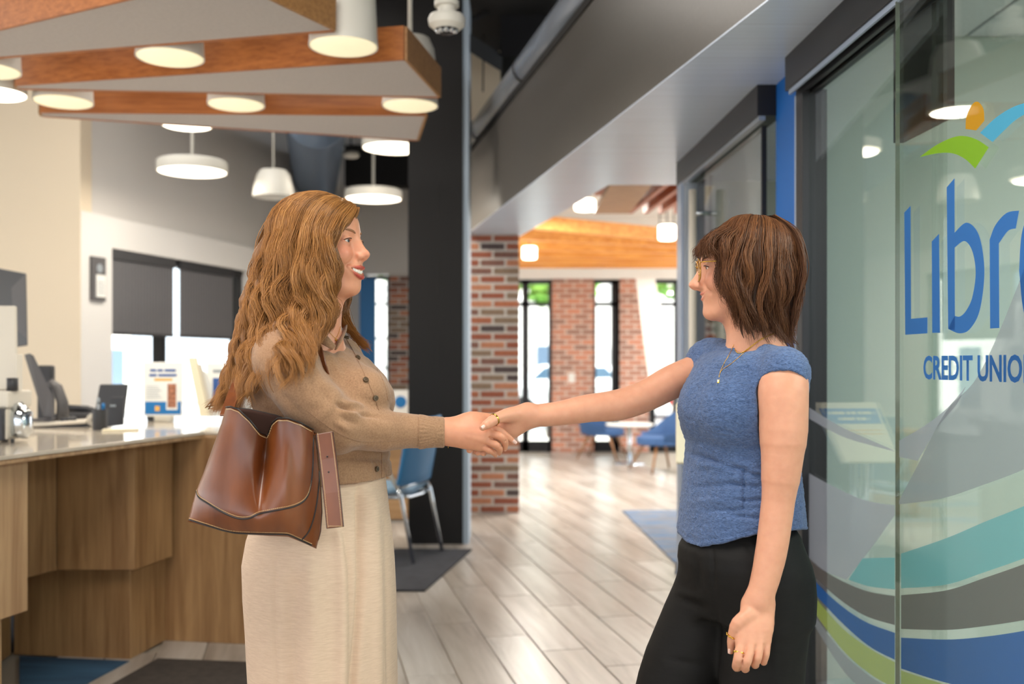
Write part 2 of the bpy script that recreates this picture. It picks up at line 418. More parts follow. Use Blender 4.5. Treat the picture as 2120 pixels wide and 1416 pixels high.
for (a, b, lab) in ((7.772, 8.565, 'dark grey roller blind half lowered, next to the pale wall with the plaque'), (8.655, 9.49, 'dark grey roller blind half lowered, farther from the wall plaque')):
    rb = empty('roller_blind', (wl(a), a, 1.54), lab, 'blind')
    wall_seg('blind_cloth', a, b, 1.55, 2.15, M['blind'], .02, .024, rb)
    wall_seg('bottom_bar', a, b, 1.535, 1.557, M['charcoal'], .015, .029, rb)
    wall_seg('head_box', a-.01, b+.01, 2.13, 2.205, M['charcoal'], .003, .045, rb)
# far end wall of the teller hall
fx = wl(12.4)
wf = structure(box('wall_far', (-1.73, 12.5, 3.35), (2.26, .2, 1.86), M['grey_wall']))
xa, xb, xc = P(755, 0, 12.4).x, P(806, 0, 12.4).x, -.62
box('wall_piece', ((fx-.4+xa)/2-.1, 12.5, 1.21), (xa-fx+.6, .2, 2.42), M['white'], wf)
box('wall_piece', ((xa+xb)/2, 12.5, .43), (xb-xa, .2, .86), M['white'], wf)
bw = structure(box('wall_brick_far', ((xb+xc)/2, 12.496, 1.21), (xc-xb, .2, 2.42), M['mortar']))
bmesh_data = {}
def brick(parent, c, L, H, D, rz=0):
    L -= .007; key = (round(L, 3), round(H, 3), round(D, 3))
    if key not in bmesh_data:
        t = box('brick', (0, 0, 0), (L, D, H), M['brick'], None, b=.004, seg=1); bmesh_data[key] = t.data; o = t; o.parent = parent
    else:
        o = bpy.data.objects.new('brick', bmesh_data[key]); link(o, parent)
    o.location = Vector(c)-parent_loc(parent); o.rotation_euler = (0, 0, rz)
for r in range(20):
    z = .98+r*.071+.03
    off = .11 if r % 2 else 0
    x = xb+.01-(0 if r % 2 == 0 else .11)
    while x < xb+.36:
        x0 = max(x, xb); x1 = x+.215
        if x1-x0 > .05: brick(bw, ((x0+x1)/2, 12.42, z+R.uniform(-.001, .001)), x1-x0, .053, .06)
        x += .227
w2 = structure(box('window_2', ((xa+xb)/2, 12.49, 2.38), (xb-xa, .06, .05), M['black_metal']))
for zz in (.88, 1.25, 1.62, 2.05): box('window_frame', ((xa+xb)/2, 12.49, zz), (xb-xa, .05, .028), M['black_metal'], w2)
for xx in (xa+.02, xb-.02): box('window_frame', (xx, 12.49, 1.62), (.04, .05, 1.5), M['black_metal'], w2)
box('pane', ((xa+xb)/2, 12.50, 1.62), (xb-xa, .006, 1.5), M['pane'], w2)
o = box('blue_banner', (xa+.03, 12.32, 1.66), (.24, .02, 1.4), M['sky_blue'], b=.004); tag(o, 'narrow blue banner hanging inside the far multi-pane window', 'banner')
# black structure
col = structure(box('wall_column', ((P(845, 0, 7.22).x+P(958, 0, 7.22).x)/2, 7.43, 2.12), (P(958, 0, 7.22).x-P(845, 0, 7.22).x, .42, 4.24), M['black']))
box('lit_column_side', (P(964, 0, 7.22).x, 7.44, 2.0), (.042, .40, 4.0), M['lit_side'], col)  # side face of the column, its light put into a paler colour
for zz in (1.95, 1.40, .85, 2.5): box('column_slot', (P(906, 0, 7.22).x, 7.2195, zz), (.014, .004, .26), M['ceil_black'], col, b=.001)
tr = structure(box('trim_1', (-2.1, 7.45, 3.98), (3.4, .34, .42), M['black']))
box('beam', (-3.0, 10.6, 3.9), (.3, 5, .5), M['ceil_black'], tr)
box('beam', (P(570, 0, 12).x-.1, 12.2, 3.75), (1.8, .3, .75), M['ceil_black'], tr)
box('beam', (P(690, 0, 12).x+.4, 12.25, 3.72), (2.6, .25, .5), M['ceil_black'], tr)
hexa('brace', [P(960, 62, 7.3), P(960, 100, 7.3), P(1040, 150, 8.4), P(1040, 112, 8.4), P(960, 62, 7.5), P(960, 100, 7.5), P(1040, 150, 8.6), P(1040, 112, 8.6)], M['black'], tr)
tube('brace', [P(950, 55, 7.9), P(1035, 12, 8.4)], .02, M['black'], tr, 8)
tube('cable', [P(1002, -30, 8.8), P(1000, 190, 8.8)], .007, M['black'], tr, 6)
tube('cable', [P(1004, -30, 8.9), P(1004, 60, 8.9), P(990, 90, 8.9)], .006, M['black'], tr, 6)
o = structure(box('wall_upper_back', (-.525, 9.35, 3.4), (.83, .14, 1.9), M['beige']))
o = structure(hexa('trim_2', [P(1036, 116, 8.3), P(1130, 116, 8.3), P(1130, 116, 8.9), P(1036, 116, 8.9), P(1036, -80, 8.3), P(1130, -80, 8.3), P(1130, -80, 8.9), P(1036, -80, 8.9)], M['black_metal']))
# bulkhead, soffit and the round pipe that runs along them
def bulk_mat(name, col, rough, coat=0):
    t = NT(name); n = t.n('ShaderNodeTexNoise', Scale=1.0, Detail=5.0); t.l(t.coord((1, 60, 60)), n.inputs['Vector'])
    L = lin(col); t.l(t.ramp(n.outputs['Fac'], [(.3, tuple(x*.93 for x in L)), (.7, tuple(x*1.05 for x in L))]), t.b.inputs['Base Color'])
    t.b.inputs['Roughness'].default_value = rough; t.b.inputs['Specular IOR Level'].default_value = .6; t.b.inputs['Coat Weight'].default_value = coat; t.b.inputs['Coat Roughness'].default_value = .16; t.b.inputs['Coat IOR'].default_value = 1.9; return t.m
M['bulk'] = bulk_mat('bulkhead_grey', (86, 82, 78), .32)
M['soffit'] = bulk_mat('soffit_grey', (204, 217, 236), .28, 0.0)
Ya, Yb = 1.40, 8.69
bk = structure(prism('wall_bulkhead', [(bX(Ya), Ya), (bX(Yb), Yb), (bX(Yb)+.2, Yb+.04), (bX(Ya)+.2, Ya+.04)], 2.447, 3.16, M['bulk']))
prism('upper_groove', [(bX(Ya)-.01, Ya), (bX(Yb)-.01, Yb), (bX(Yb), Yb), (bX(Ya), Ya)], 3.12, 3.165, M['ceil_black'], bk)
structure(prism('ceiling_soffit', [(bX(Ya)-.004, Ya), (bX(Yb)-.004, Yb), (bX(9.14)-.004, 9.14), (bX(9.14)+.49, 9.14), (bX(6.29)+.49, 6.29), (3.0, 6.29), (3.0, 4.07), (1.19, 4.07), (1.10+.06, Ya)], 2.440, 2.446, M['soffit']))
pi_ = tube('ceiling_pipe', [(bX(Ya)+.05, Ya, 3.27), (bX(9.3)+.05, 9.3, 3.27)], .095, mat('satin_steel', (168, 178, 194), .2, .45), None, 24)
for y in (3.2, 4.9, 6.6, 8.3): tube('pipe_band', [(bX(y)+.05, y, 3.27), (bX(y+.04)+.05, y+.04, 3.27)], .099, M['black_metal'], pi_, 24)
tag(pi_, 'round grey metal pipe running along the top of the bulkhead', 'pipe')
# brick pillar
Yp = 8.69; x0, x1 = P(968, 0, Yp).x, P(1075, 0, Yp).x; wpl = x1-x0
bp = structure(box('wall_brick_pillar', ((x0+x1)/2, Yp+.2275, 1.22), (wpl-.008, .447, 2.44), M['mortar']))
for r in range(34):
    z = .0365+r*.0717
    rows = ((.04, .213), (.265, wpl-.265)) if r % 2 else ((.0, .10), (.112, .213), (.337, wpl-.337))
    if r % 2: rows = ((0, .214), (.226, wpl-.226))
    for a, L in rows: brick(bp, (x0+a+L/2, Yp+.051+R.uniform(-.002, .002), z), L, .0525, .102)
    for xs in (x0+.05, x1-.05):
        if r % 2: segs = ((.114, .11), (.236, .214))
        else: segs = ((.114, .214), (.34, .11))
        for a, L in segs: brick(bp, (xs, Yp+a+L/2, z), L, .0525, .10, math.pi/2)

# ================================================================== CEILING BAFFLES AND LAMPS
def baffle(lab, fl_, fr, rf, lf, th=.155):
    z = 2.70
    p = [Vector((q[0], q[1], z)) for q in (fl_, fr, rf, lf)]
    e = empty('ceiling_baffle', ((p[0]+p[1]+p[2]+p[3])/4), lab, 'baffle', 'fanned wooden ceiling baffles')
    prism('felt_underside', [(q.x, q.y) for q in p], z, z+.02, M['baffle_white'], e)
    c = (p[0]+p[1]+p[2]+p[3])/4
    for i in range(4):
        a, b = p[i], p[(i+1) % 4]; n = Vector(((b-a).y, -(b-a).x, 0)).normalized()
        if n.dot((a+b)/2-c) < 0: n = -n
        t = n*.014; d = (b-a).normalized()*.0
        o = hexa('edge_board', [a-d, b+d, b+d+t, a-d+t]+[q+Vector((0, 0, th)) for q in (a-d, b+d, b+d+t, a-d+t)], M['fir'] if i % 2 == 0 else M['fir_end'], e)
        o.data.transform(Matrix.Translation((0, 0, -.004)))
    prism('top_board', [(q.x, q.y) for q in p], z+th-.02, z+th, M['fir_end'], e)
    for q in (p[0].lerp(p[1], .25).lerp(p[2], .3), p[0].lerp(p[1], .8).lerp(p[2], .3)):
        tube('hanger', [(q.x, q.y, z+th), (q.x, q.y, 4.24)], .006, M['black_metal'], e, 8)
A = [PZ(*q, 2.70) for q in ((0, 62), (265, 0), (690, 62), (0, 118))]
fd = (A[1]-A[0]).normalized(); rd = Vector((-fd.y, fd.x, 0))
Afr = A[2]-rd*0.80; Afl = A[0]-fd*.35; Afr2 = A[0]+fd*((Afr-A[0]).dot(fd))
baffle('wooden-edged white ceiling baffle hanging closest to the hall entrance', Afl, Afr2, A[2], A[3]+(A[3]-A[2]).normalized()*.3)
baffle('middle wooden-edged wedge ceiling baffle between the two others', PZ(35, 177, 2.7), PZ(837, 123.6, 2.7), PZ(908, 200.5, 2.7), PZ(36, 183, 2.7))
baffle('wooden-edged wedge ceiling baffle closest to the windows with blinds', PZ(85, 233, 2.7), PZ(880, 239, 2.7), PZ(863, 290, 2.7), PZ(88, 240, 2.7))
def can(px, py, lab, hot=False, r=.15, z=2.69, h=.36):
    p = PZ(px, py, z); p = Vector((p.x*(1+.03/p.y), p.y+.03, p.z))
    e = empty('can_light', p, lab, 'ceiling light', 'can lights between the baffles')
    lathe('shade', p, [(r-.006, .004), (r, 0), (r, .012), (r*.985, .03), (r*.93, h*.6), (r*.86, h*.85), (r*.7, h), (.02, h)], M['fixture'], e, 40)
    lathe('diffuser', p, [(0, -.003), (r-.016, -.003), (r-.009, .001), (r-.008, .006), (0, .006)], M['diff_hot'] if hot else M['diff_dim'], e, 40)
    tube('stem', [p+Vector((0, 0, h-.01)), Vector((p.x, p.y, 4.22))], .012, M['fixture'], e, 8)
    d = bpy.data.lights.new('bulb', 'AREA'); d.shape = 'DISK'; d.size = r*1.7; d.energy = 9 if hot else 5; d.color = (1, .91, .76)
    o = bpy.data.objects.new('bulb', d); link(o, e); o.location = (0, 0, -.004)
near = 'cream-lit can light between the front and middle baffles'
back = 'cream-lit can light between middle and window-side baffles'
can(711, 93, near+', at its security-camera end'); can(352, 116, near+', halfway along'); can(-28, 143, near+', at its wall end')
can(131, 209, back+', at its wall end'); can(489, 215, back+', halfway along'); can(849, 217, back+', at its column end')
can(-14, 192, 'glaring white can light at the wall end of the middle baffle', True, .16)
can(387, 258, 'glaring white can light hidden above the baffle closest to the windows', True, z=2.745)
def pendant(px, py, Y, lab, r=.255, h=.085):
    p = P(px, py, Y); e = empty('pendant_light', p, lab, 'pendant light', 'round drum pendants')
    lathe('drum', p, [(r-.012, .006), (r-.004, 0), (r, .006), (r, h-.01), (r-.012, h), (.01, h)], M['fixture'], e, 48)
    lathe('diffuser', p, [(0, -.002), (r-.05, -.002), (r-.014, .004), (r-.012, .012), (0, .012)], M['diff_hot'], e, 48)
    tube('stem', [p+Vector((0, 0, h-.01)), Vector((p.x, p.y, 4.22))], .012, M['fixture'], e, 8)
    d = bpy.data.lights.new('bulb', 'AREA'); d.shape = 'DISK'; d.size = r*1.7; d.energy = 12; d.color = (1, .91, .78)
    o = bpy.data.objects.new('bulb', d); link(o, e); o.location = (0, 0, -.01)
pendant(398, 357, 7.4, 'glowing flat drum pendant hanging in front of the window blinds')
pendant(773, 413, 8.9, 'glowing flat drum pendant low beside the black column')
pendant(816, 308, 7.95, 'glowing flat drum pendant tucked behind the top of the black column')
p = P(566, 408, 7.7); e = empty('bell_lamp', p, 'unlit white bell-shaped pendant lamp beside the spiral duct', 'pendant light')
lathe('shade', p, [(.135, .012), (.155, 0), (.157, .02), (.15, .08), (.125, .17), (.10, .205), (.02, .21)], M['fixture'], e, 40)
lathe('diffuser', p, [(0, .012), (.14, .014)], M['fixture'], e, 40)
tube('stem', [p+Vector((0, 0, .2)), Vector((p.x, p.y, 4.22))], .007, M['fixture'], e, 8)
p = P(727, 322, 9.5); e = empty('smoke_detector', p, 'small white disc detector hanging by the spiral duct', 'detector')
lathe('body', p, [(0, -.02), (.06, -.02), (.08, .0), (.07, .03), (.01, .035)], M['fixture'], e, 24)
tube('stem', [p+Vector((0, 0, .03)), Vector((p.x, p.y, 4.22))], .008, M['black_metal'], e, 6)
# spiral duct
a, b = P(655, 262, 8.2), P(652, 395, 12.35); a.z = b.z = 3.34
dd = (b-a); L = dd.length; prof = []
n = 56
for i in range(n+1):
    s = i/n; rr = .255-.03*s
    prof += [(rr, L*s), (rr+.006, L*(s+.15/n)), (rr, L*(s+.3/n))] if i < n else [(rr, L)]
o = lathe('spiral_duct', a, prof, mat('galvanised_blue', (112, 128, 150), .38, .55), None, 40, dd, sharp=80)
tag(o, 'blue-grey ribbed spiral air duct running to the far wall', 'duct')
# dome camera
p = P(925, 62, 4.4); e = empty('security_camera', p, 'white ceiling-hung dome security camera with glossy lenses', 'camera')
lathe('housing', p, [(.055, .0), (.079, .02), (.083, .045), (.076, .062), (.04, .066), (.04, .10), (.055, .104), (.055, .125), (.01, .13)], M['fixture'], e, 40)
dm = lathe('dome', p, [(0, -.022), (.02, -.02), (.045, -.008), (.058, .006), (.056, .012)], M['black_metal'], e, 40)
for k in range(5):
    a_ = -math.pi/2+(k-2)*.62; lathe('lens', p+Vector((math.cos(a_)*.04, math.sin(a_)*.04, -.010)), [(0, -.012), (.009, -.008), (.013, 0), (.011, .008)], M['chrome'], e, 16)
tube('stem', [p+Vector((0, 0, .12)), Vector((p.x, p.y, 4.22))], .012, M['fixture'], e, 10)

# ================================================================== PLAQUE
pa, pb = 7.50, 7.655
pq = empty('wall_plaque', (wl(7.57), 7.57, 1.8), 'black wall plaque with round pale emblem above a white notice', 'plaque')
zt, zb = 1.32+220/F*7.5, 1.32+128/F*7.5
wall_seg('board', pa, pb, zb, zt, M['dark_grey'], -.022, -.002, pq)
wall_seg('notice', pa+.045, pb-.008, zb+.03, zb+.20, M['paper'], -.026, -.021, pq)
c_ = Vector((wl(7.585), 7.585, zt-.085))-wnr*.0225; lathe('emblem', c_, [(0, .003), (.032, .003), (.034, 0)], M['grey_ink'], pq, 24, -wnr)
for i in range(4): wall_seg('print_line', pa+.06, pb-.02-.006*(i % 2), zb+.06+i*.026, zb+.069+i*.026, M['grey_ink'], -.0268, -.0258, pq)

# ================================================================== TELLER COUNTER
ctop = .994
cb = empty('teller_counter', (-1.7, 4.6, 0), 'wood-clad teller counter with a two-tier recessed front', 'counter')
Afront, Bf = (cdir(2.3), 2.3), (-1.455, 4.70)
def clad(name, pts, z0, z1, m, t=.03):
    for i in range(len(pts)-1):
        a, b = Vector((*pts[i], 0)), Vector((*pts[i+1], 0)); nrm = Vector((-(b-a).y, (b-a).x, 0)).normalized()*t
        prism(name, [(a.x, a.y), (b.x, b.y), (b.x+nrm.x, b.y+nrm.y), (a.x+nrm.x, a.y+nrm.y)], z0, z1, m, cb, b=.002, seg=1)
clad('front_panel', [(cdir(2.3)-.03, 2.3), (-1.775, 3.65), (-2.12, 3.78)], .41, ctop-.03, M['lit_panel_wood'])
clad('base_panel', [(cdir(2.3)-.09, 2.3), (-1.845, 3.60), (-2.2, 3.72)], .0, .41, M['lit_panel_wood'])
clad('front_panel', [(-2.12, 3.78), (-2.045, 4.215), (-1.993, 4.36), (-1.654, 4.36), (-1.592, 4.67)], .41, ctop-.03, M['counter_wood'])
clad('base_panel', [(-2.25, 4.497), (-1.696, 4.424), (-1.643, 4.73)], .0, .41, M['counter_wood'])
clad('base_panel', [(-2.2, 3.72), (-2.26, 4.49)], .0, .41, M['counter_wood'])
clad('end_panel', [(-1.645, 4.72), (-.88, 4.60)], 0, ctop-.026, M['counter_wood'])
clad('end_panel', [(-.88, 4.60), (-.80, 5.55)], 0, ctop-.03, M['counter_wood'])
prism('plinth', [(-1.6, 4.80), (-.90, 4.68), (-.83, 5.5), (-1.6, 5.6)], .0, ctop-.03, M['charcoal'], cb)
prism('carcass', [(-2.16, 3.80), (-2.09, 4.23), (-2.03, 4.40), (-1.70, 4.40), (-1.66, 4.76), (-2.9, 4.9), (-3.1, 3.0), (-2.3, 3.0)], .42, ctop-.033, M['charcoal'], cb)
prism('carcass', [(cdir(2.3)-.06, 2.35), (-1.83, 3.60), (-2.16, 3.72), (-3.0, 3.2), (-3.1, 2.35)], .412, ctop-.033, M['charcoal'], cb)
prism('soffit_board', [(cdir(2.3)-.035, 2.31), (-1.785, 3.63), (-2.12, 3.76), (-2.2, 2.4)], .408, .412, M['counter_wood'], cb)
prism('carcass', [(-2.28, 4.55), (-1.72, 4.47), (-1.68, 4.78), (-2.9, 4.9)], 0, .42, M['charcoal'], cb)
prism('bottom_board', [(cdir(2.3)-.12, 2.35), (-1.9, 3.62), (-2.26, 3.75), (-2.3, 4.5), (-3.0, 4.8), (-3.2, 2.4)], 0, .06, M['charcoal'], cb)
prism('wood_edge', [Afront, Bf, (-1.40, 4.69), (-.86, 4.58), (-.77, 5.6), (-2.5, 5.9), (-3.2, 2.3)], ctop-.032, ctop-.016, M['lit_panel_wood'], cb, b=.002, seg=1)
o = prism('countertop', [(Afront[0]+.004, 2.3), (Bf[0]+.004, Bf[1]), (-1.395, 4.685), (-.855, 4.575), (-.765, 5.605), (-2.505, 5.905), (-3.205, 2.3)], ctop-.015, ctop, M['stone'], b=.002)
tag(o, 'polished pale stone countertop of the teller counter', 'countertop')
o = prism('carpet_strip', [PZ(40, 1358, .004), PZ(268, 1368, .004), PZ(160, 1425, .004), PZ(40, 1425, .004)], .001, .004, M['carpet_navy'])
tag(o, 'navy blue carpet patch in the recess under the teller counter', 'carpet')
# ================================================================== THINGS ON THE COUNTER
ct = ctop
def onc(px, py): return PZ(px, py, ct)
# coin counting machine
e = empty('coin_machine', onc(8, 915), 'white and chrome coin counting machine standing at the counter edge', 'machine')
c = Vector(e.location); ex = Vector((1, .0, 0))
box('body', c+Vector((-.05, .04, .075)), (.18, .20, .13), M['offwhite'], e, b=.012)
box('hopper', c+Vector((-.05, .05, .175)), (.19, .2, .07), M['offwhite'], e, b=.01)
tube('bowl', [c+Vector((.05, .02, .022)), c+Vector((.055, .02, .04)), c+Vector((.055, .02, .11)), c+Vector((.035, .02, .15))], [.035, .05, .05, .03], M['chrome'], e, 20)
box('side_plate', c+Vector((.02, -.05, .075)), (.03, .06, .13), M['charcoal'], e, b=.005)
for dx in (-.02, .05): tube('foot', [c+Vector((dx, -.03, 0)), c+Vector((dx, -.03, .016))], .008, M['charcoal'], e, 10)
tube('knob', [c+Vector((.035, .0, .21)), c+Vector((.035, .0, .262))], .022, M['charcoal'], e, 16)
tray = slab('tray', [c+Vector((-.09, .06, .21)), c+Vector((.03, .06, .21)), c+Vector((-.005, .12, .56)), c+Vector((-.10, .12, .56))], (0, -.3, .05), .02, M['offwhite'], e, b=.004)
slab('tray_guide', [c+Vector((.045, .05, .21)), c+Vector((.052, .05, .21)), c+Vector((.028, .10, .36)), c+Vector((.02, .10, .36))], (0, -1, 0), .05, M['offwhite'], e, b=.002)
# monitor
e = empty('monitor', P(10, 720, 5.3), 'black computer monitor on an arm beside the beige wall', 'monitor')
m0 = [P(-40, 548, 5.3), P(54, 566, 5.05), P(57, 715, 5.05), P(-40, 730, 5.3)]
slab('case', m0, (-.4, .9, 0), .03, M['charcoal'], e, b=.004)
i0 = [P(24, 596, 5.085), P(53, 567, 5.045), P(56, 700, 5.045), P(28, 680, 5.085)]
slab('bezel', i0, (.3, -1, 0), .004, M['dark_grey'], e)
bx_ = P(10, 700, 5.36); tube('arm', [bx_+Vector((0, 0, -.02)), Vector((bx_.x, bx_.y, ct+.01))], .02, M['charcoal'], e, 12)
tube('base', [Vector((bx_.x, bx_.y, ct)), Vector((bx_.x, bx_.y, ct+.015))], .09, M['charcoal'], e, 24)
# signature terminal on curved stand
b0 = onc(118, 884)
e = empty('desk_terminal', b0, 'dark desk terminal leaning on a curved stand over a cream base', 'terminal')
box('base', b0+Vector((0, .02, .02)), (.30, .16, .018), M['offwhite'], e, rz=.15, b=.006, ry=-.06)
box('base_rubber', b0+Vector((.02, .02, .007)), (.28, .14, .014), M['charcoal'], e, rz=.15, b=.004)
box('keypad', b0+Vector((-.07, .0, .036)), (.12, .09, .012), M['dark_grey'], e, rz=.15, b=.003)
pts = [b0+Vector((.015, .03, .03)), b0+Vector((.01, .04, .12)), b0+Vector((-.02, .05, .20)), b0+Vector((-.06, .05, .23))]
tube('stand', pts, [.034, .03, .026, .02], M['dark_grey'], e, 14, flat=.6)
slab('screen_case', [P(58, 738, 5.0), P(70, 735, 4.95), P(112, 820, 4.95), P(112, 868, 4.98), P(98, 868, 5.02)], (-.9, .3, .4), .03, M['dark_grey'], e, b=.006)
tube('handset_rest', [b0+Vector((.03, -.02, .035)), b0+Vector((.10, -.01, .04))], [.014, .016], M['charcoal'], e, 12)
# dark box and low phone behind
e = tag(box('card_reader', onc(92, 876)+Vector((0, .02, .155)), (.075, .08, .31), M['charcoal'], None, rz=.2, b=.012), 'tall dark card reader box standing behind the desk terminal', 'card reader')
p = onc(152, 878)
e = empty('desk_phone', p, 'low black desk phone behind the cream terminal base', 'phone')
box('body', p+Vector((0, .06, .042)), (.20, .15, .05), M['charcoal'], e, b=.012, rx=.15)
tube('handset', [p+Vector((-.09, .05, .065)), p+Vector((-.05, .05, .085)), p+Vector((.05, .05, .08)), p+Vector((.09, .05, .06))], [.02, .016, .016, .02], M['charcoal'], e, 12)
p = onc(190, 884); o = lathe('tape_roll', p+Vector((0, .02, .035)), [(.012, -.012), (.034, -.012), (.034, .012), (.012, .012), (.012, -.012)], M['offwhite'], None, 24, (0.3, -1, 0)); tag(o, 'cream tape roll standing on edge by the pen cup', 'tape')
# black brochure holder
q = onc(232, 886)
e = empty('brochure_holder', q, 'black slanted brochure holder behind the pen cup', 'brochure holder')
yb = q.y
slab('back_board', [P(190, 884, yb+.03), P(254, 880, yb), P(265, 796, yb+.09), P(206, 797, yb+.12)], (.1, .9, .3), .012, M['charcoal'], e, b=.003)
slab('front_pocket', [P(222, 884, yb-.02), P(254, 880, yb-.03), P(256, 822, yb-.02), P(228, 822, yb-.01)], (0, 1, 0), .02, M['charcoal'], e, b=.003)
slab('logo', [P(228, 842, yb-.0235), P(240, 842, yb-.0255), P(240, 838, yb-.0255), P(228, 838, yb-.0235)], (0, -1, 0), .001, M['grey_ink'], e)
# pen cup and pens
q = onc(207, 890)
o = lathe('pen_cup', q, [(0, .0), (.033, .0), (.034, .003), (.035, .10), (.032, .10), (.031, .006), (0, .006)], M['charcoal'], None, 28); tag(o, 'black round pen cup in front of the brochure holder', 'pen cup')
def pen(name, dx, dy, lean, top, m, lab):
    a = q+Vector((dx, dy, .008)); b = q+Vector((dx*1.3+lean, dy*1.2, top))
    e = empty(name, a, lab, 'pen'); tube('barrel', [a, a.lerp(b, .85)], .0065, m, e, 12); tube('cap', [a.lerp(b, .82), b, b+(b-a)*.04], [.008, .008, .004], m, e, 12)
pen('pen', .014, -.012, .004, .125, M['sky_blue'], 'bright blue pen standing in the black cup')
pen('pen', -.010, .006, .002, .15, M['grey_ink'], 'pale grey pen standing in the black cup')
# posters and leaflets
def sign(name, lab, x0, x1, y0, y1, Y, tilt=.05):
    e = empty(name, P((x0+x1)/2, y1, Y), lab, 'sign')
    a, b, c, d = P(x0, y1, Y), P(x1, y1, Y), P(x1, y0, Y+tilt), P(x0, y0, Y+tilt)
    slab('board', [a, b, c, d], (0, 1, .1), .008, M['paper'], e, b=.001)
    def q(u, v, off): return a.lerp(b, u).lerp(d.lerp(c, u), v)+Vector((0, -off, 0))
    def patch(n, u0, u1, v0, v1, m, off=.0012): return slab(n, [q(u0, v0, off), q(u1, v0, off), q(u1, v1, off), q(u0, v1, off)], (0, -1, 0), .0006, m, e)
    return e, patch, q
e, patch, q = sign('poster_stand', 'white poster with a blue foot band and phone picture in a clear stand', 297, 378, 750, 862, 5.45)
patch('blue_band', .04, .96, .04, .27, M['sky_blue'])
patch('gold_strip', .28, .74, .655, .70, M['gold_print'])
patch('picture', .62, .84, .16, .60, M['photo_brown'], .003); patch('picture_frame', .585, .875, .12, .64, M['paper'], .0022)
patch('gold_badge', .30, .42, .10, .19, M['gold_print'], .003)
for i in range(6): patch('text_line', .08, .48-.05*(i % 3), .34+i*.042, .348+i*.042, M['grey_ink'])
def text3d(name, s, size, mat_, parent, o, ux, uz, align='CENTER', ext=.0004, sx=1.0):
    cu = bpy.data.curves.new(name, 'FONT'); cu.body = s; cu.size = size; cu.align_x = align; cu.extrude = ext; cu.offset = .0022; cu.resolution_u = 3
    t = bpy.data.objects.new(name+'_tmp', cu); SC.collection.objects.link(t)
    bpy.context.view_layer.update()
    me = bpy.data.meshes.new_from_object(t.evaluated_get(bpy.context.evaluated_depsgraph_get()))
    bpy.data.objects.remove(t)
    ux, uz = Vector(ux).normalized(), Vector(uz).normalized(); un = ux.cross(uz)
    loc = parent_loc(parent) if parent else Vector()
    for v in me.vertices: v.co = Vector(o)+ux*v.co.x*sx+uz*v.co.y+un*v.co.z-loc
    me.materials.clear(); me.materials.append(mat_); me.name = name
    ob = bpy.data.objects.new(name, me); return link(ob, parent)
for r_, ws in ((.85, ((.17, .33), (.36, .50), (.54, .83))), (.76, ((.15, .34), (.38, .85)))):
    for u0_, u1_ in ws: patch('headline_word', u0_, u1_, r_-.022, r_+.022, M['navy'])
box('acrylic_foot', P(340, 872, 5.42)+Vector((0, 0, .008)), (.16, .09, .012), M['acrylic'], e, b=.002)
p = P(340, 865, 5.45); box('foot_block', Vector((p.x, p.y, ct+.018)), (.10, .04, .034), M['offwhite'], e, b=.004)
e, patch, q = sign('leaflet_stand', 'second white leaflet stand with blue picture, half hidden by the long hair', 428, 492, 752, 862, 5.5)
patch('blue_picture', .2, .9, .12, .72, M['navy']); patch('headline', .2, .8, .82, .88, M['grey_ink'])
e = empty('leaflet_rack', P(420, 860, 5.4), 'leaning rack of pale leaflets seen edge-on beside the poster', 'leaflet rack')
for i in range(3):
    slab('leaflet', [P(414+i*9, 862, 5.36+.05*i), P(430+i*9, 862, 5.36+.05*i), P(404+i*9, 740+i*14, 5.4+.05*i), P(389+i*9, 740+i*14, 5.4+.05*i)], (.3, 1, 0), .02, (M['cream'], M['offwhite'], M['paper'])[i], e, b=.001)
p = P(432, 866, 5.44); box('rack_foot', Vector((p.x, p.y, ct+.012)), (.16, .12, .024), M['acrylic'], e)
o = box('notepad', onc(250, 892)+Vector((0, 0, .005)), (.16, .10, .009), M['cream'], None, rz=.3, b=.001); tag(o, 'cream notepad lying on the countertop by the brochure holder', 'notepad')
o = box('display_unit', P(392, 838, 6.1), (.10, .06, .09), M['charcoal'], None, b=.006); o.location.z += ct+.045-P(392, 838, 6.1).z; o.location.y -= .55
tag(o, 'small dark display unit behind the leaflet rack', 'display')

# ================================================================== CHAIR, DESK BEHIND
lf, rf = PZ(856, 1166, .0155), PZ(915, 1140, .0155)
ch = empty('visitor_chair', ((lf+rf)/2), 'blue visitor chair with chrome legs standing on the charcoal mat', 'chair')
A_, B_ = P(829, 1035, lf.y), P(888, 1035, rf.y)       # where the rear legs meet the seat rail
d_ = (rf-lf); d_.z = 0; d_.normalize(); fw = Vector((-d_.y, d_.x, 0))   # towards the chair's front (away)
A_ = lf+Vector((-.085, .03, .43)); B_ = rf+Vector((-.085, .03, .43))
for s, e_ in ((lf, A_), (rf, B_)):
    top = e_+Vector((-.02, .0, .05))
    tube('leg', [s, e_, top], [.0125, .0125, .0125], M['chrome'], ch, 12)
    f0 = e_+fw*.40+Vector((-.10, 0, -.42)); 
    tube('leg', [Vector((f0.x, f0.y, .0155)), e_+fw*.36+Vector((-.05, 0, 0))], .0125, M['chrome'], ch, 12)
    tube('seat_rail', [e_+Vector((0, 0, -.01)), e_+fw*.2+Vector((-.03, 0, -.012)), e_+fw*.38+Vector((-.05, 0, 0))], .011, M['chrome'], ch, 10)
tube('rear_bar', [A_, A_.lerp(B_, .3)+Vector((0, -.01, -.018)), A_.lerp(B_, .7)+Vector((0, -.01, -.018)), B_], .012, M['chrome'], ch, 12)
tube('back_bar', [A_+Vector((-.02, 0, .055)), B_+Vector((-.02, 0, .055))], .012, M['chrome'], ch, 12)
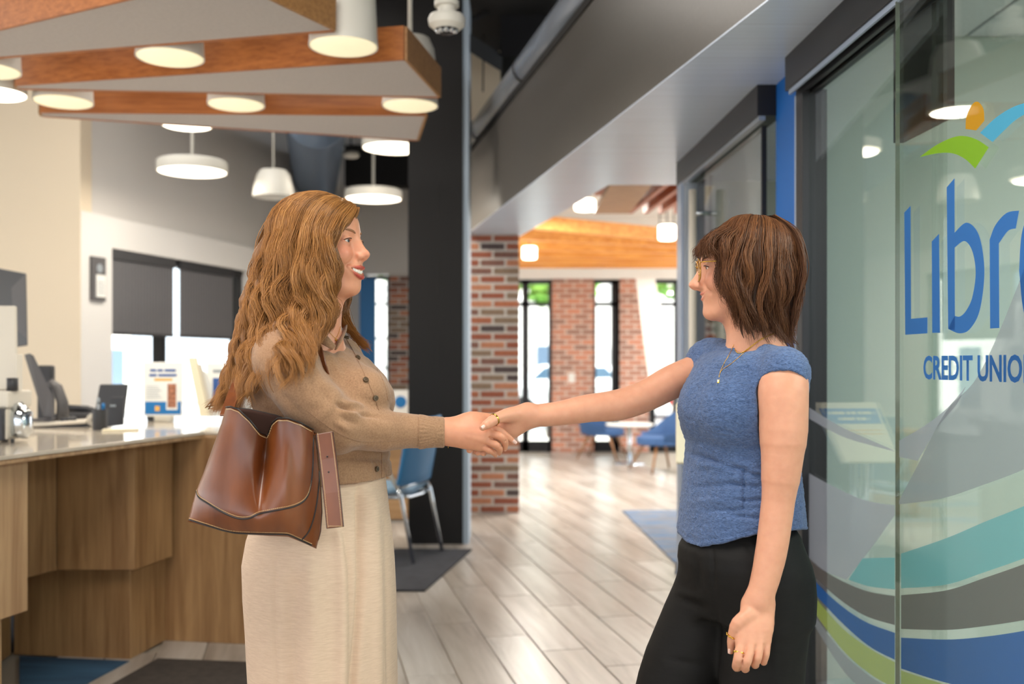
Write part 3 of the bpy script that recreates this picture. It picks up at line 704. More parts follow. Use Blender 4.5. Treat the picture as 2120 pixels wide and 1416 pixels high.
# seat pad and curved backrest
def patch_solid(name, grid, nrm, t, m, parent):
    nu, nv = len(grid), len(grid[0]); v = [p for r_ in grid for p in r_]+[p+Vector(nrm)*t for r_ in grid for p in r_]; f = []; N = nu*nv
    for i in range(nu-1):
        for j in range(nv-1):
            a = i*nv+j; f.append((a, a+1, a+nv+1, a+nv)); f.append((N+a, N+a+nv, N+a+nv+1, N+a+1))
    rim = [i*nv for i in range(nu)]+[(nu-1)*nv+j for j in range(1, nv)]+[i*nv+nv-1 for i in range(nu-2, -1, -1)]+[j for j in range(nv-2, 0, -1)]
    for k in range(len(rim)):
        a, b = rim[k], rim[(k+1) % len(rim)]; f.append((a, b, N+b, N+a))
    o = mesh(name, v, f, m, parent, True); fixn(o); bev(o, t*.25, 2, 50); o.data.polygons.foreach_set('use_smooth', [True]*len(o.data.polygons)); return o
g = [[A_.lerp(B_, -.02+1.04*j/8)+fw*(.02+.40*i/8)+Vector((-.05*i/8, 0, .012+.02*math.cos(j/8*math.pi*2)-.02+(.015 if i == 0 else 0))) for j in range(9)] for i in range(9)]
patch_solid('seat', g, (0, 0, 1), .035, M['blue_seat'], ch)
g = [[A_.lerp(B_, -.04+1.08*j/10)+Vector((-.02+.05*i/8, 0, .07+.44*i/8))-fw*(.02+.05*math.sin(math.pi*j/10)+.03*i/8) for j in range(11)] for i in range(9)]
patch_solid('backrest', g, fw, .028, M['blue_vinyl'], ch)
for s in (A_,):
    tube('armrest', [s+Vector((-.02, 0, .05)), s+fw*.05+Vector((-.08, 0, .24)), s+fw*.30+Vector((-.12, 0, .25))], .014, M['offwhite'], ch, 10)
dk = empty('desk', (-1.35, 8.6, 0), 'light brown wooden desk beyond the blue chair', 'desk')
box('top', (-1.25, 8.5, .73), (1.1, .7, .03), M['desk_wood'], dk, b=.003)
box('front_board', (-1.25, 8.25, .37), (1.06, .03, .70), M['desk_wood'], dk, b=.002)
for x in (-1.77, -.73): box('side_board', (x, 8.52, .36), (.03, .6, .71), M['desk_wood'], dk, b=.002)
e = empty('desk_screen', (P(832, 0, 8.6).x, 8.6, .745), 'white privacy screen with a blue emblem on the desk', 'screen')
xs = P(800, 0, 8.6).x; zt = P(0, 808, 8.6).z
box('board', ((xs-.72)/2+.0, 8.6, (zt+.746)/2), (-.72-xs, .02, zt-.746), M['paper'], e, b=.003)
lathe('emblem', (P(829, 0, 8.58).x, 8.588, P(0, 832, 8.6).z), [(0, .002), (.05, .002), (.052, 0)], M['sky_blue'], e, 24, (0, -1, .0))

# ================================================================== GLASS FRONT OF THE OFFICE
hd = []
def gbox(name, Ya, Yb, z0, z1, o0, o1, m, parent=None, b=0):   # box that follows the glass wall line; offsets towards the office
    pl = [(gX(Ya, o0), Ya), (gX(Yb, o0), Yb), (gX(Yb, o1), Yb), (gX(Ya, o1), Ya)]
    return prism(name, pl, z0, z1, m, parent, b=b)
d1 = structure(gbox('door_1', .2, 3.66, 2.315, 2.442, -.004, .10, M['black_metal'], b=.003))
gbox('track', .2, 3.64, 2.298, 2.316, .004, .012, M['bluegrey'], d1); gbox('track', .2, 3.64, 2.29, 2.312, .03, .045, M['black_metal'], d1); gbox('track', .2, 3.64, 2.285, 2.312, .06, .085, M['black_metal'], d1)
gbox('post', 3.57, 3.64, 0, 2.30, .03, .12, M['black_metal'], d1, b=.002)
gbox('post_cap', 3.64, 3.67, 0, 2.30, .035, .075, M['bluegrey'], d1)
structure(prism('wall_blue', [(1.066, 4.02), (1.075, 3.70), (1.13, 3.70), (1.13, 4.02)], 0, 2.442, M['blue_wall']))
d2 = structure(gbox('door_2', 4.015, 5.62, 2.315, 2.442, -.004, .10, M['black_metal'], b=.003))
gbox('track', 4.02, 5.6, 2.298, 2.316, .004, .03, M['alu'], d2)
gbox('jamb', 5.50, 5.62, 0, 2.32, .0, .05, M['bluegrey'], d2, b=.002)
gbox('jamb', 5.44, 5.50, 0, 2.30, .01, .08, M['alu'], d2)
gbox('dark_opening', 5.16, 5.40, 0, 2.29, .07, .09, M['black_metal'], d2)  # black strip standing for the darkness inside the opening
gbox('pane', 4.10, 5.12, .0, 2.29, .04, .05, M['door_glass'], d2)
gbox('pane_edge', 4.085, 4.10, 0, 2.29, .035, .055, M['black_metal'], d2)
hp = Vector((gX(5.08, .0), 5.08, 1.3))
hb = tube('pull_handle', [hp+Vector((-.03, 0, -.95)), hp+Vector((-.03, 0, .90))], .02, M['offwhite'], d2, 14)
for dz in (-.85, .78): tube('standoff', [hp+Vector((-.03, 0, dz)), hp+Vector((.05, 0, dz))], .012, M['chrome'], d2, 10)
pn1 = structure(gbox('window_3', 2.55, 3.57, .02, 2.29, .055, .065, M['door_glass']))
pn2 = structure(gbox('door_3', .5, 2.706, .02, 2.30, -.001, .010, M['door_glass']))
gbox('pane_edge', 2.706, 2.7085, .02, 2.30, -.001, .010, M['glass_edge'], pn2)
# office beyond
structure(prism('wall_office_end', [(1.2, 4.0), (4.4, 3.9), (4.4, 4.07), (1.2, 4.07)], 0, 2.65, M['office_wall']))
structure(box('wall_office_back', (4.3, 1.6, 1.3), (.12, 4.9, 2.7), M['office_light']))
oc = structure(prism('ceiling_office', [(1.16, 4.0), (4.3, 4.0), (4.3, -1), (1.3, -1)], 2.63, 2.68, M['grey_wall']))
tb = None
for i in range(5):
    for j in range(7):
        x, y = 1.50+.61*i, 3.66-.61*j
        if tb is None:
            t_ = box('ceiling_tile', (0, 0, 0), (.596, .596, .014), M['tile'], None, b=.003, seg=1); tb = t_.data; t_.parent = oc; o = t_
        else: o = link(bpy.data.objects.new('ceiling_tile', tb), oc)
        o.location = (x, y, 2.622)
area_lamp('office_fill_light', (2.6, 1.6, 2.6), (1.2, 1.2), 120, (.96, 1, .97))  # added lamp without a fitting, brightens the room behind the glass
structure(box('wall_back_room', (2.9, 5.2, 1.3), (.1, 2.3, 2.7), M['office_light']))
structure(box('wall_back_room_end', (2.0, 6.2, 1.3), (1.9, .1, 2.6), M['office_light']))
o = gbox('dark_reflection_panel', 2.646, 2.96, 1.972, 2.60, .10, .13, M['ceil_black']); tag(o, 'dark panel added behind the glass door in place of a reflection', 'panel')  # black sheet put in where a dark reflection lies on the glass
# floor-standing sign
yS = 3.86
e = empty('sign_stand', (P(1478, 0, yS+.06).x, yS+.06, 0), 'cream slanted sign with a blue band on a silver pole by the glass', 'sign')
a, b, c, d = P(1400, 957, yS-.08), P(1528, 957, yS-.08), P(1538, 832, yS+.08), P(1400, 832, yS+.08)
nn = (b-a).cross(d-a).normalized(); nn = nn if nn.y < 0 else -nn
pb = slab('board', [a, b, c, d], -nn, .02, M['cream'], e, b=.008)
q2 = lambda u, v, off=.001: a.lerp(b, u).lerp(d.lerp(c, u), v)+nn*off
slab('blue_band', [q2(.06, .62), q2(.94, .62), q2(.94, .88), q2(.06, .88)], nn, .001, M['sky_blue'], e)
up = (d-a).normalized()
for r_, ws in ((.80, ((.16, .36), (.40, .54), (.58, .84))), (.70, ((.28, .42), (.46, .72)))):
    for u0_, u1_ in ws: slab('headline_word', [q2(u0_, r_-.022, .0022), q2(u1_, r_-.022, .0022), q2(u1_, r_+.022, .0022), q2(u0_, r_+.022, .0022)], nn, .0006, M['cream'], e)
for v_ in (.5, .44): slab('text_line', [q2(.12, v_), q2(.8, v_), q2(.8, v_+.02), q2(.12, v_+.02)], nn, .0008, M['gold_print'], e)
for dx in (-.09, -.045): 
    pc = Vector((P(1478, 0, yS+.06).x+dx, yS+.06, 0)); tube('pole', [pc+Vector((0, 0, .012)), pc+Vector((0, 0, 1.02))], .016, M['alu'], e, 16)
pc = Vector((P(1478, 0, yS+.06).x-.07, yS+.06, 0)); tube('foot', [pc, pc+Vector((0, 0, .014))], .17, M['alu'], e, 32)

# ---- vinyl graphics: swooshes and lettering on the panes
FM = {'grey': film('vinyl_grey', (150, 152, 166), .62), 'grey2': film('vinyl_grey_dark', (136, 140, 148), .66), 'teal': film('vinyl_teal', (84, 156, 166), .66), 'brown': film('vinyl_taupe', (92, 86, 86), .8),
      'blue': film('vinyl_blue', (38, 84, 150), .85), 'green': film('vinyl_lime', (150, 164, 84), .7), 'pale': film('vinyl_frost', (196, 206, 190), .42), 'logo': film('vinyl_logo_blue', (54, 102, 166), .97),
      'lime': film('vinyl_logo_lime', (118, 156, 42), .97), 'orange': film('vinyl_logo_orange', (178, 128, 32), .97), 'sky': film('vinyl_logo_sky', (74, 146, 178), .97)}
def smooth_edge(pts, n=10):      # Catmull-Rom through picture points
    out = []
    for i in range(len(pts)-1):
        p0, p1, p2, p3 = pts[max(i-1, 0)], pts[i], pts[i+1], pts[min(i+2, len(pts)-1)]
        for k in range(n):
            t = k/n
            out.append(tuple(.5*((2*p1[j])+(-p0[j]+p2[j])*t+(2*p0[j]-5*p1[j]+4*p2[j]-p3[j])*t*t+(-p0[j]+3*p1[j]-3*p2[j]+p3[j])*t**3) for j in (0, 1)))
    out.append(pts[-1]); return out
def decal(name, m, poly, off, parent, lift=.0007):
    pts = [PG(x, y, off)+GN*lift for x, y in poly]
    o = mesh(name, pts, [tuple(range(len(pts)))], m, parent)
    bm = bmesh.new(); bm.from_mesh(o.data); bmesh.ops.triangulate(bm, faces=bm.faces); bm.to_mesh(o.data); bm.free(); return o
def band(name, m, top, bot, off, parent, lift=.0007):
    decal(name, m, smooth_edge(top)+smooth_edge(bot)[::-1], off, parent, lift)
o2, o1 = -.001, .055
# on the sliding leaf (nearer pane)
RX = 2200
band('swoosh', FM['teal'], [(1866, 1146), (1960, 1114), (2040, 1080), (2120, 1048), (RX, 1012)], [(1866, 1218), (1960, 1210), (2040, 1184), (2120, 1156), (RX, 1124)], o2, pn2)
band('swoosh', FM['brown'], [(1866, 1232), (1960, 1222), (2040, 1196), (2120, 1168), (RX, 1136)], [(1866, 1302), (1960, 1304), (2040, 1296), (2120, 1284), (RX, 1268)], o2, pn2)
band('swoosh', FM['blue'], [(1866, 1320), (1960, 1324), (2040, 1318), (2120, 1306), (RX, 1290)], [(1866, 1384), (1940, 1408), (2010, 1424), (2120, 1436), (RX, 1436)], o2, pn2)
band('swoosh', FM['green'], [(1866, 1388), (1940, 1412), (2010, 1430), (2120, 1444), (RX, 1446)], [(1866, 1440), (1940, 1462), (2010, 1478), (2120, 1490), (RX, 1490)], o2, pn2)
decal('swoosh', FM['grey2'], smooth_edge([(1862, 1036), (1900, 964), (1960, 850), (2030, 770), (2120, 560), (2200, 330)])+[(2200, 930)]+smooth_edge([(2200, 930), (2120, 972), (2030, 1006), (1950, 1032), (1862, 1044)]), o2, pn2)
decal('swoosh', FM['grey'], smooth_edge([(1862, 912), (1910, 884), (1960, 846), (2000, 800)])+[(1980, 840), (1944, 880), (1900, 954)]+smooth_edge([(1900, 954), (1862, 946)]), o2, pn2, .0003)
# on the fixed pane behind
LX = 1667
band('swoosh', FM['grey'], [(LX, 975), (1720, 1006), (1790, 1036), (1853, 1046)], [(LX, 1146), (1700, 1175), (1742, 1200), (1753, 1196)], o1, pn1) if False else decal('swoosh', FM['grey'], smooth_edge([(LX, 975), (1720, 1004), (1790, 1035), (1853, 1046)])+[(1853, 1066)]+smooth_edge([(1853, 1066), (1800, 1140), (1752, 1200)])+smooth_edge([(1752, 1200), (1700, 1178), (LX, 1146)]), o1, pn1)
decal('swoosh', FM['grey'], smooth_edge([(LX, 838), (1735, 880), (1800, 910), (1846, 930)])+[(1853, 935)]+smooth_edge([(1853, 935), (1800, 921), (1740, 902), (LX, 862)]), o1, pn1)
band('swoosh', FM['teal'], [(1786, 1156), (1810, 1155), (1853, 1154)], [(1757, 1200), (1800, 1214), (1853, 1220)], o1, pn1)
band('swoosh', FM['brown'], [(LX, 1148), (1720, 1190), (1790, 1222), (1853, 1234)], [(LX, 1176), (1730, 1234), (1790, 1274), (1853, 1294)], o1, pn1)
band('swoosh', FM['blue'], [(LX, 1182), (1730, 1244), (1790, 1286), (1853, 1310)], [(LX, 1208), (1740, 1286), (1800, 1338), (1853, 1366)], o1, pn1)
band('swoosh', FM['green'], [(LX, 1212), (1740, 1296), (1800, 1342), (1853, 1371)], [(LX, 1240), (1740, 1340), (1800, 1394), (1853, 1425)], o1, pn1)
band('swoosh', FM['grey2'], [(LX, 1246), (1740, 1345), (1800, 1399), (1853, 1430)], [(LX, 1262), (1740, 1380), (1800, 1440), (1853, 1470)], o1, pn1)
# brand mark
decal('emblem_leaf', FM['orange'], smooth_edge([(2000, 267), (2002, 240), (2014, 216), (2026, 211), (2037, 226), (2039, 250)])+[(2022, 270)], o2, pn2, .0012)
decal('emblem_leaf', FM['lime'], smooth_edge([(1905, 325), (1940, 300), (1975, 284), (2000, 282), (2025, 290), (2048, 305)])+smooth_edge([(2048, 305), (2020, 349)])+smooth_edge([(2020, 349), (2000, 330), (1975, 318), (1945, 317), (1905, 325)]), o2, pn2, .0012)
decal('emblem_leaf', FM['sky'], smooth_edge([(2030, 275), (2060, 246), (2090, 226), (2120, 214), (2180, 200)])+smooth_edge([(2170, 212), (2110, 244), (2080, 270), (2056, 294)]), o2, pn2, .0012)
decal('letter', FM['logo'], [(1873, 440), (1886, 426), (1887, 660), (1921, 657), (1921, 690), (1875, 693)], o2, pn2, .0012)
decal('letter', FM['logo'], [(1930, 500), (1945, 484), (1947, 689), (1931, 689)], o2, pn2, .0012)
bo = smooth_edge([(1977, 482), (2003, 461), (2028, 488), (2039, 560), (2030, 640), (2010, 680), (1988, 690), (1964, 681)])
bi_ = smooth_edge([(1977, 513), (1998, 499), (2014, 520), (2021, 565), (2014, 615), (2002, 642), (1989, 655), (1977, 654)])
pts = [PG(x, y, o2)+GN*.0012 for x, y in bo+bi_+[(1961, 388), (1977, 369), (1978, 684), (1964, 681)]]; n_ = len(bo)
mesh('letter', pts, [(i, i+1, n_+i+1, n_+i) for i in range(n_-1)]+[(2*n_, 2*n_+1, 2*n_+2, 2*n_+3)], FM['logo'], pn2)
decal('letter', FM['logo'], [(2050, 496)]+smooth_edge([(2050, 496), (2062, 466), (2085, 441), (2111, 436)])+[(2104, 473)]+smooth_edge([(2104, 473), (2088, 478), (2069, 504)])+[(2070, 679), (2051, 680)], o2, pn2, .0012)
ring_o = smooth_edge([(2111, 560), (2120, 470), (2160, 425), (2205, 440), (2225, 540), (2210, 650), (2170, 690), (2125, 660), (2111, 560)])
ring_i = smooth_edge([(2131, 560), (2138, 490), (2162, 460), (2192, 480), (2204, 545), (2194, 630), (2168, 654), (2140, 630), (2131, 560)])
pts = [PG(x, y, o2)+GN*.0012 for x, y in ring_o]+[PG(x, y, o2)+GN*.0012 for x, y in ring_i]; n_ = len(ring_o)
mesh('letter', pts, [(i, i+1, n_+i+1, n_+i) for i in range(n_-1)], FM['logo'], pn2)
gdir = Vector((.0388, -1, 0)).normalized()
p0 = PG(1912, 783, o2)+GN*.0012; p1 = PG(2118, 785, o2)
hh = (PG(1920, 737, o2)-PG(1920, 783, o2)).length
t_ = text3d('lettering', 'CREDIT UNION', hh*1.42, FM['logo'], pn2, p0, gdir, (0, 0, 1), 'LEFT', 0)
xs_ = [(v.co.dot(gdir)) for v in t_.data.vertices]; wd = max(xs_)-min(xs_); want = (p1-p0).length*1.115
L0 = min(xs_)
for v in t_.data.vertices:
    s_ = v.co.dot(gdir)-L0; v.co += gdir*(s_*(want/wd)-s_)

# ================================================================== FAR LOUNGE AND STREET
Yf = 14.6
def fx_(px, Y=Yf): return (px-CX)/F*Y
zt = P(0, 578, Yf).z
structure(box('wall_lounge', ((fx_(1000)+3.3)/2, Yf+.1, (zt+4.2)/2), (3.3-fx_(1000)+.6, .2, 4.2-zt), M['far_white']))
structure(box('wall_lounge_header', ((fx_(1000)+3.0)/2, Yf-.05, zt+.12), (3.0-fx_(1000), .1, .24), M['far_white'], b=.01))
for (a, b) in ((1143, 1229), (1283, 1342)):
    structure(box('wall_pier', ((fx_(a)+fx_(b))/2, Yf+.12, zt/2), (fx_(b)-fx_(a), .34, zt), M['far_brick']))
o = box('light_switch', (fx_(1183), Yf-.055, P(0, 782, Yf).z), (.10, .012, .15), M['paper'], None, b=.004); tag(o, 'white switch plate on the far brick pier', 'switch')
def far_window(name, a, b, extra=None):
    w = structure(box(name, ((fx_(a)+fx_(b))/2, Yf+.1, zt-.03), (fx_(b)-fx_(a), .08, .06), M['black_metal']))
    for x, t in ((a, .08), (b, .06))+((extra,) if extra else ()): box('window_frame', (fx_(x), Yf+.1, zt/2), (t, .08, zt), M['black_metal'], w)
    box('window_frame', ((fx_(a)+fx_(b))/2, Yf+.1, P(0, 629, Yf).z), (fx_(b)-fx_(a), .08, .055), M['black_metal'], w)
    box('window_frame', ((fx_(a)+fx_(b))/2, Yf+.1, .08), (fx_(b)-fx_(a), .08, .16), M['black_metal'], w)
    box('pane', ((fx_(a)+fx_(b))/2, Yf+.12, zt/2), (fx_(b)-fx_(a), .006, zt-.1), M['pane'], w)
far_window('window_4', 1068, 1140, (1088, .1)); far_window('window_5', 1229, 1281, (1274, .1)); far_window('window_6', 1352, 1402)
structure(hexa('trim_3', [P(1345, 800, 13.2), P(1400, 800, 13.2), P(1400, 800, 13.6), P(1345, 800, 13.6), P(1316, 576, 13.2), P(1356, 576, 13.2), P(1356, 576, 13.6), P(1316, 576, 13.6)], M['far_white']))
structure(prism('ceiling_lounge', [(-.7, 9.15), (-.7, 14.6), (4.4, 14.6), (4.4, 6.3), (.63, 6.3), (.05, 9.15)], 3.42, 3.5, M['far_white']))
structure(box('wall_lounge_left', (-.66, 11.9, 1.9), (.12, 5.5, 3.2), M['far_white']))
# wooden lounge baffles
for i, (y, sl) in enumerate(((9.6, .78), (10.6, .46), (11.6, .25), (12.5, .10), (13.2, .02), (13.9, .0))):
    z = 2.64; x0_, x1_ = -.45, 2.7; ya_, yb_ = y-.25*sl, y+2.9*sl*.82
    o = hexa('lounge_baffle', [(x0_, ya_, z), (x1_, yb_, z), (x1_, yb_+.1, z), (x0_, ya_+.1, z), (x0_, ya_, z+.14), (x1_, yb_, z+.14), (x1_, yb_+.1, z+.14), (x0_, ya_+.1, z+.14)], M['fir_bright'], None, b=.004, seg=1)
    tag(o, 'orange wooden lounge baffle, '+('sixth', 'fifth', 'fourth', 'third', 'second', 'first')[i]+' from the far street windows', 'baffle', 'orange lounge baffles')
    for t_ in (.25, .8): tube('hanger', [(x0_+(x1_-x0_)*t_, ya_+(yb_-ya_)*t_+.05, z+.13), (x0_+(x1_-x0_)*t_, ya_+(yb_-ya_)*t_+.05, 3.43)], .008, M['black_metal'], o, 6)
se = empty('slatted_ceiling_panel', (1.2, 8.1, 2.62), 'panel of reddish wooden slats hung past the end of the soffit', 'ceiling panel')
z = 2.62
box('side_board', (.875, 7.65, z+.02), (.31, 2.14, .04), M['fir_end'], se, b=.004)
for i in range(8):
    xa_, xb_ = 1.13+.135*i+.04, 1.13+.135*i-.12
    hexa('slat', [(xa_, 6.6, z), (xa_+.045, 6.6, z), (xb_+.045, 8.72, z), (xb_, 8.72, z), (xa_, 6.6, z+.16), (xa_+.045, 6.6, z+.16), (xb_+.045, 8.72, z+.16), (xb_, 8.72, z+.16)], M['fir_slat'], se, b=.003, seg=1)
prism('backing_board', [(.72, 6.6), (2.2, 6.6), (2.2, 8.72), (.72, 8.72)], z+.16, z+.18, M['fir_slat'], se)
for x_ in (.8, 1.9):
    for y_ in (7.0, 8.5): tube('hanger', [(x_, y_, z+.17), (x_, y_, 3.43)], .007, M['black_metal'], se, 6)
def cyl(p, lab, r=.085, h=.13, e_=55):
    e = empty('cylinder_pendant', p, lab, 'pendant light')
    lathe('shade', p, [(0, 0), (r*.85, 0), (r, .012), (r, h), (r*.85, h+.015), (.01, h+.015)], M['diff_hot'], e, 28)
    tube('stem', [p+Vector((0, 0, h+.015)), Vector((p.x, p.y, 3.43))], .006, M['black_metal'], e, 8)
    d = bpy.data.lights.new('bulb', 'AREA'); d.shape = 'DISK'; d.size = .16; d.energy = e_; d.color = (1, .94, .86); o = bpy.data.objects.new('bulb', d); link(o, e); o.location = (0, 0, -.006)
cyl(P(1381, 497, 9.6), 'glowing white cylinder pendant hanging in the far lounge')
cyl(P(1211, 436, 9.4), 'glowing white pendant close to the end of the soffit', .10, .09)
cyl(Vector((2.7, 12.6, 2.5)), 'glowing cylinder pendant added above the far armchair corner to light the lounge')  # extra pendant, put in to brighten the lounge
cyl(Vector((.2, 11.4, 2.5)), 'glowing cylinder pendant added behind the brick pillar to light the lounge')  # another added pendant, there for the lounge brightness
# lounge seating
M['denim'] = mat('denim_upholstery', (58, 92, 140), .8); M['leg_wood'] = wood('leg_wood', (120, 80, 46), (160, 112, 70), 'Z', 30)
def lounge_chair(c, rz, lab):
    e = empty('lounge_chair', c, lab, 'armchair', 'blue lounge armchairs')
    Mz = Matrix.Rotation(rz, 3, 'Z'); T = lambda x, y, z: Vector(c)+Mz@Vector((x, y, z))
    g = []
    for i in range(13):
        a = math.pi*(-.12+1.24*i/12); r0, r1 = .26, .33
        top = .46+.30*max(0, math.sin(a))**1.2
        g.append([T(math.cos(a)*r0, math.sin(a)*r0, .34), T(math.cos(a)*(r0+.03), math.sin(a)*(r0+.03), (.34+top)/2), T(math.cos(a)*r1, math.sin(a)*r1, top)])
    patch_solid('shell', g, (0, 0, .0)+Vector((0, 0, 0)) if False else Mz@Vector((0, .04, 0)), 1.0, M['denim'], e)
    prism('seat', [tuple(T(math.cos(t)*.27, math.sin(t)*.27-.03, 0))[:2] for t in np.linspace(0, 2*math.pi, 20, endpoint=False)], .32, .42, M['denim'], e, b=.02)
    for sx in (-1, 1):
        for sy in (-1, 1): tube('leg', [T(sx*.16, sy*.14, .33), T(sx*.30, sy*.28, .0)], [.02, .012], M['leg_wood'], e, 10)
lounge_chair((fx_(1368, 12.1), 12.1, 0), math.radians(-70), 'blue lounge armchair with slanted wooden legs facing the low table')
lounge_chair((fx_(1247, 13.7), 13.7, 0), math.radians(70), 'blue lounge armchair beside the far brick pier')
c = Vector((fx_(1303, 12.9), 12.9, 0)); e = empty('side_table', c, 'small round white table between the blue armchairs', 'table')
lathe('table_top', c+Vector((0, 0, .5)), [(0, 0), (.3, 0), (.31, .012), (.3, .025), (0, .025)], M['paper'], e, 36)
tube('pedestal', [c+Vector((0, 0, .01)), c+Vector((0, 0, .5))], .03, M['chrome'], e, 16); tube('foot', [c, c+Vector((0, 0, .012))], .2, M['chrome'], e, 32)
# lounge right side wall with tall openings that let the sun in
for y0_, y1_ in ((6.3, 7.4), (9.3, 9.7), (11.2, 11.6), (13.0, 13.4), (14.3, 14.7)):
    structure(box('wall_lounge_right', (4.4, (y0_+y1_)/2, 1.75), (.15, y1_-y0_, 3.5), M['far_white']))
# street
g_ = structure(box('ground', (0, 6, -.35), (120, 120, .4), M['pavement']))
structure(prism('ground_road', [(-50, 22), (50, 22), (50, 30), (-50, 30)], -.149, -.14, M['road']))
def tree(x, y, h, r, lab):
    e = empty('street_tree', (x, y, -.15), lab, 'tree')
    tube('trunk', [(x, y, -.15), (x+.05, y, h*.5), (x, y, h*.8)], [.14, .11, .05], M['bark'], e, 10)
    rng = np.random.default_rng(int(abs(x*10+y))); n = 900
    d = rng.normal(size=(n, 3)); d /= np.linalg.norm(d, axis=1)[:, None]; c = d*(rng.random((n, 1))**.4)*np.array([r, r, r*.8])+np.array([x, y, h])
    v, f = [], []
    for i in range(n):
        a, b = rng.normal(size=3), rng.normal(size=3); a *= .16/np.linalg.norm(a); b *= .12/np.linalg.norm(b); k = len(v)
        v += [c[i]-a, c[i]+b, c[i]+a, c[i]-b]; f.append((k, k+1, k+2, k+3))
    o = mesh('foliage', v, f, M['leaf'], e); o['kind'] = 'stuff'
tree(.8, 19.5, 3.2, 1.0, 'leafy green street tree outside the far door'); tree(3.4, 20.5, 3.6, 1.2, 'leafy green street tree outside the second lounge window'); tree(-2.2, 23.0, 4.2, 1.4, 'taller green street tree across from the far door'); tree(-10.6, 17, 3.6, 1.4, 'leafy green street tree outside the windows with blinds')
def building(x0, x1, y, h, lab, m, d=4):
    e = empty('street_building', ((x0+x1)/2, y, -.15), lab, 'building')
    box('facade', ((x0+x1)/2, y+d/2, h/2-.15), (x1-x0, d, h), m, e)
    n = int((x1-x0)/2.4)
    for i in range(n):
        for z in (1.1, 4.0):
            if z+1 < h: w = box('window', (x0+1.2+i*2.4, y-.02, z), (1.2, .06, 1.5), M['dark_pane'], e, b=.01)
building(-7, 14, 32, 7, 'pale two-storey building across the street from the lounge', M['far_white'])
def building_side(x, y0, y1, h, lab, m):
    e = empty('street_building', (x, (y0+y1)/2, -.15), lab, 'building')
    box('facade', (x-2, (y0+y1)/2, h/2-.15), (4, y1-y0, h), m, e)
    n = int((y1-y0)/2.6)
    for i in range(n):
        for z in (.9, 3.8): box('window', (x+.02, y0+1.3+i*2.6, z), (.06, 1.1, 1.7), M['dark_pane'], e, b=.01)
building_side(-13, 8, 34, 6.5, 'pale building across the street from the blinds', M['far_white'])
def car(c, m, lab, rz=0):
    e = empty('parked_car', c, lab, 'car'); Mz = Matrix.Rotation(rz, 3, 'Z'); T = lambda x, y, z: Vector(c)+Mz@Vector((x, y, z))
    prof = [(-2.1, .35), (-2.15, .75), (-1.6, .9), (-.9, 1.4), (.7, 1.42), (1.4, .95), (2.1, .82), (2.15, .35)]
    n = len(prof); v = [T(x, s*.85*(1 if z < 1 else .82), z) for s in (-1, 1) for x, z in prof]
    f = [tuple(range(n)), tuple(range(2*n-1, n-1, -1))]+[(i, (i+1) % n, n+(i+1) % n, n+i) for i in range(n)]
    o = mesh('body', v, f, m, e); fixn(o); bev(o, .08, 3, 20)
    for s in (-1, 1):
        slab('side_window', [T(-1.25, s*.80, .95), T(1.05, s*.80, .95), T(.62, s*.74, 1.34), T(-.82, s*.74, 1.34)], Mz@Vector((0, s, 0)), .03, M['dark_pane'], e)
        for x in (-1.35, 1.35): lathe('wheel', T(x, s*.80, .32), [(0, -.1), (.30, -.1), (.33, -.06), (.33, .06), (.30, .1), (0, .1)], M['tyre'], e, 24, Mz@Vector((0, 1, 0)))
car((1.6, 24.5, -.14), M['car_white'], 'white car parked outside the far door'); car((4.6, 26.5, -.14), M['car_red'], 'red car driving past the lounge windows')
car((-9.0, 13.5, -.14), M['car_white'], 'white car parked outside the window with blinds', 1.3)
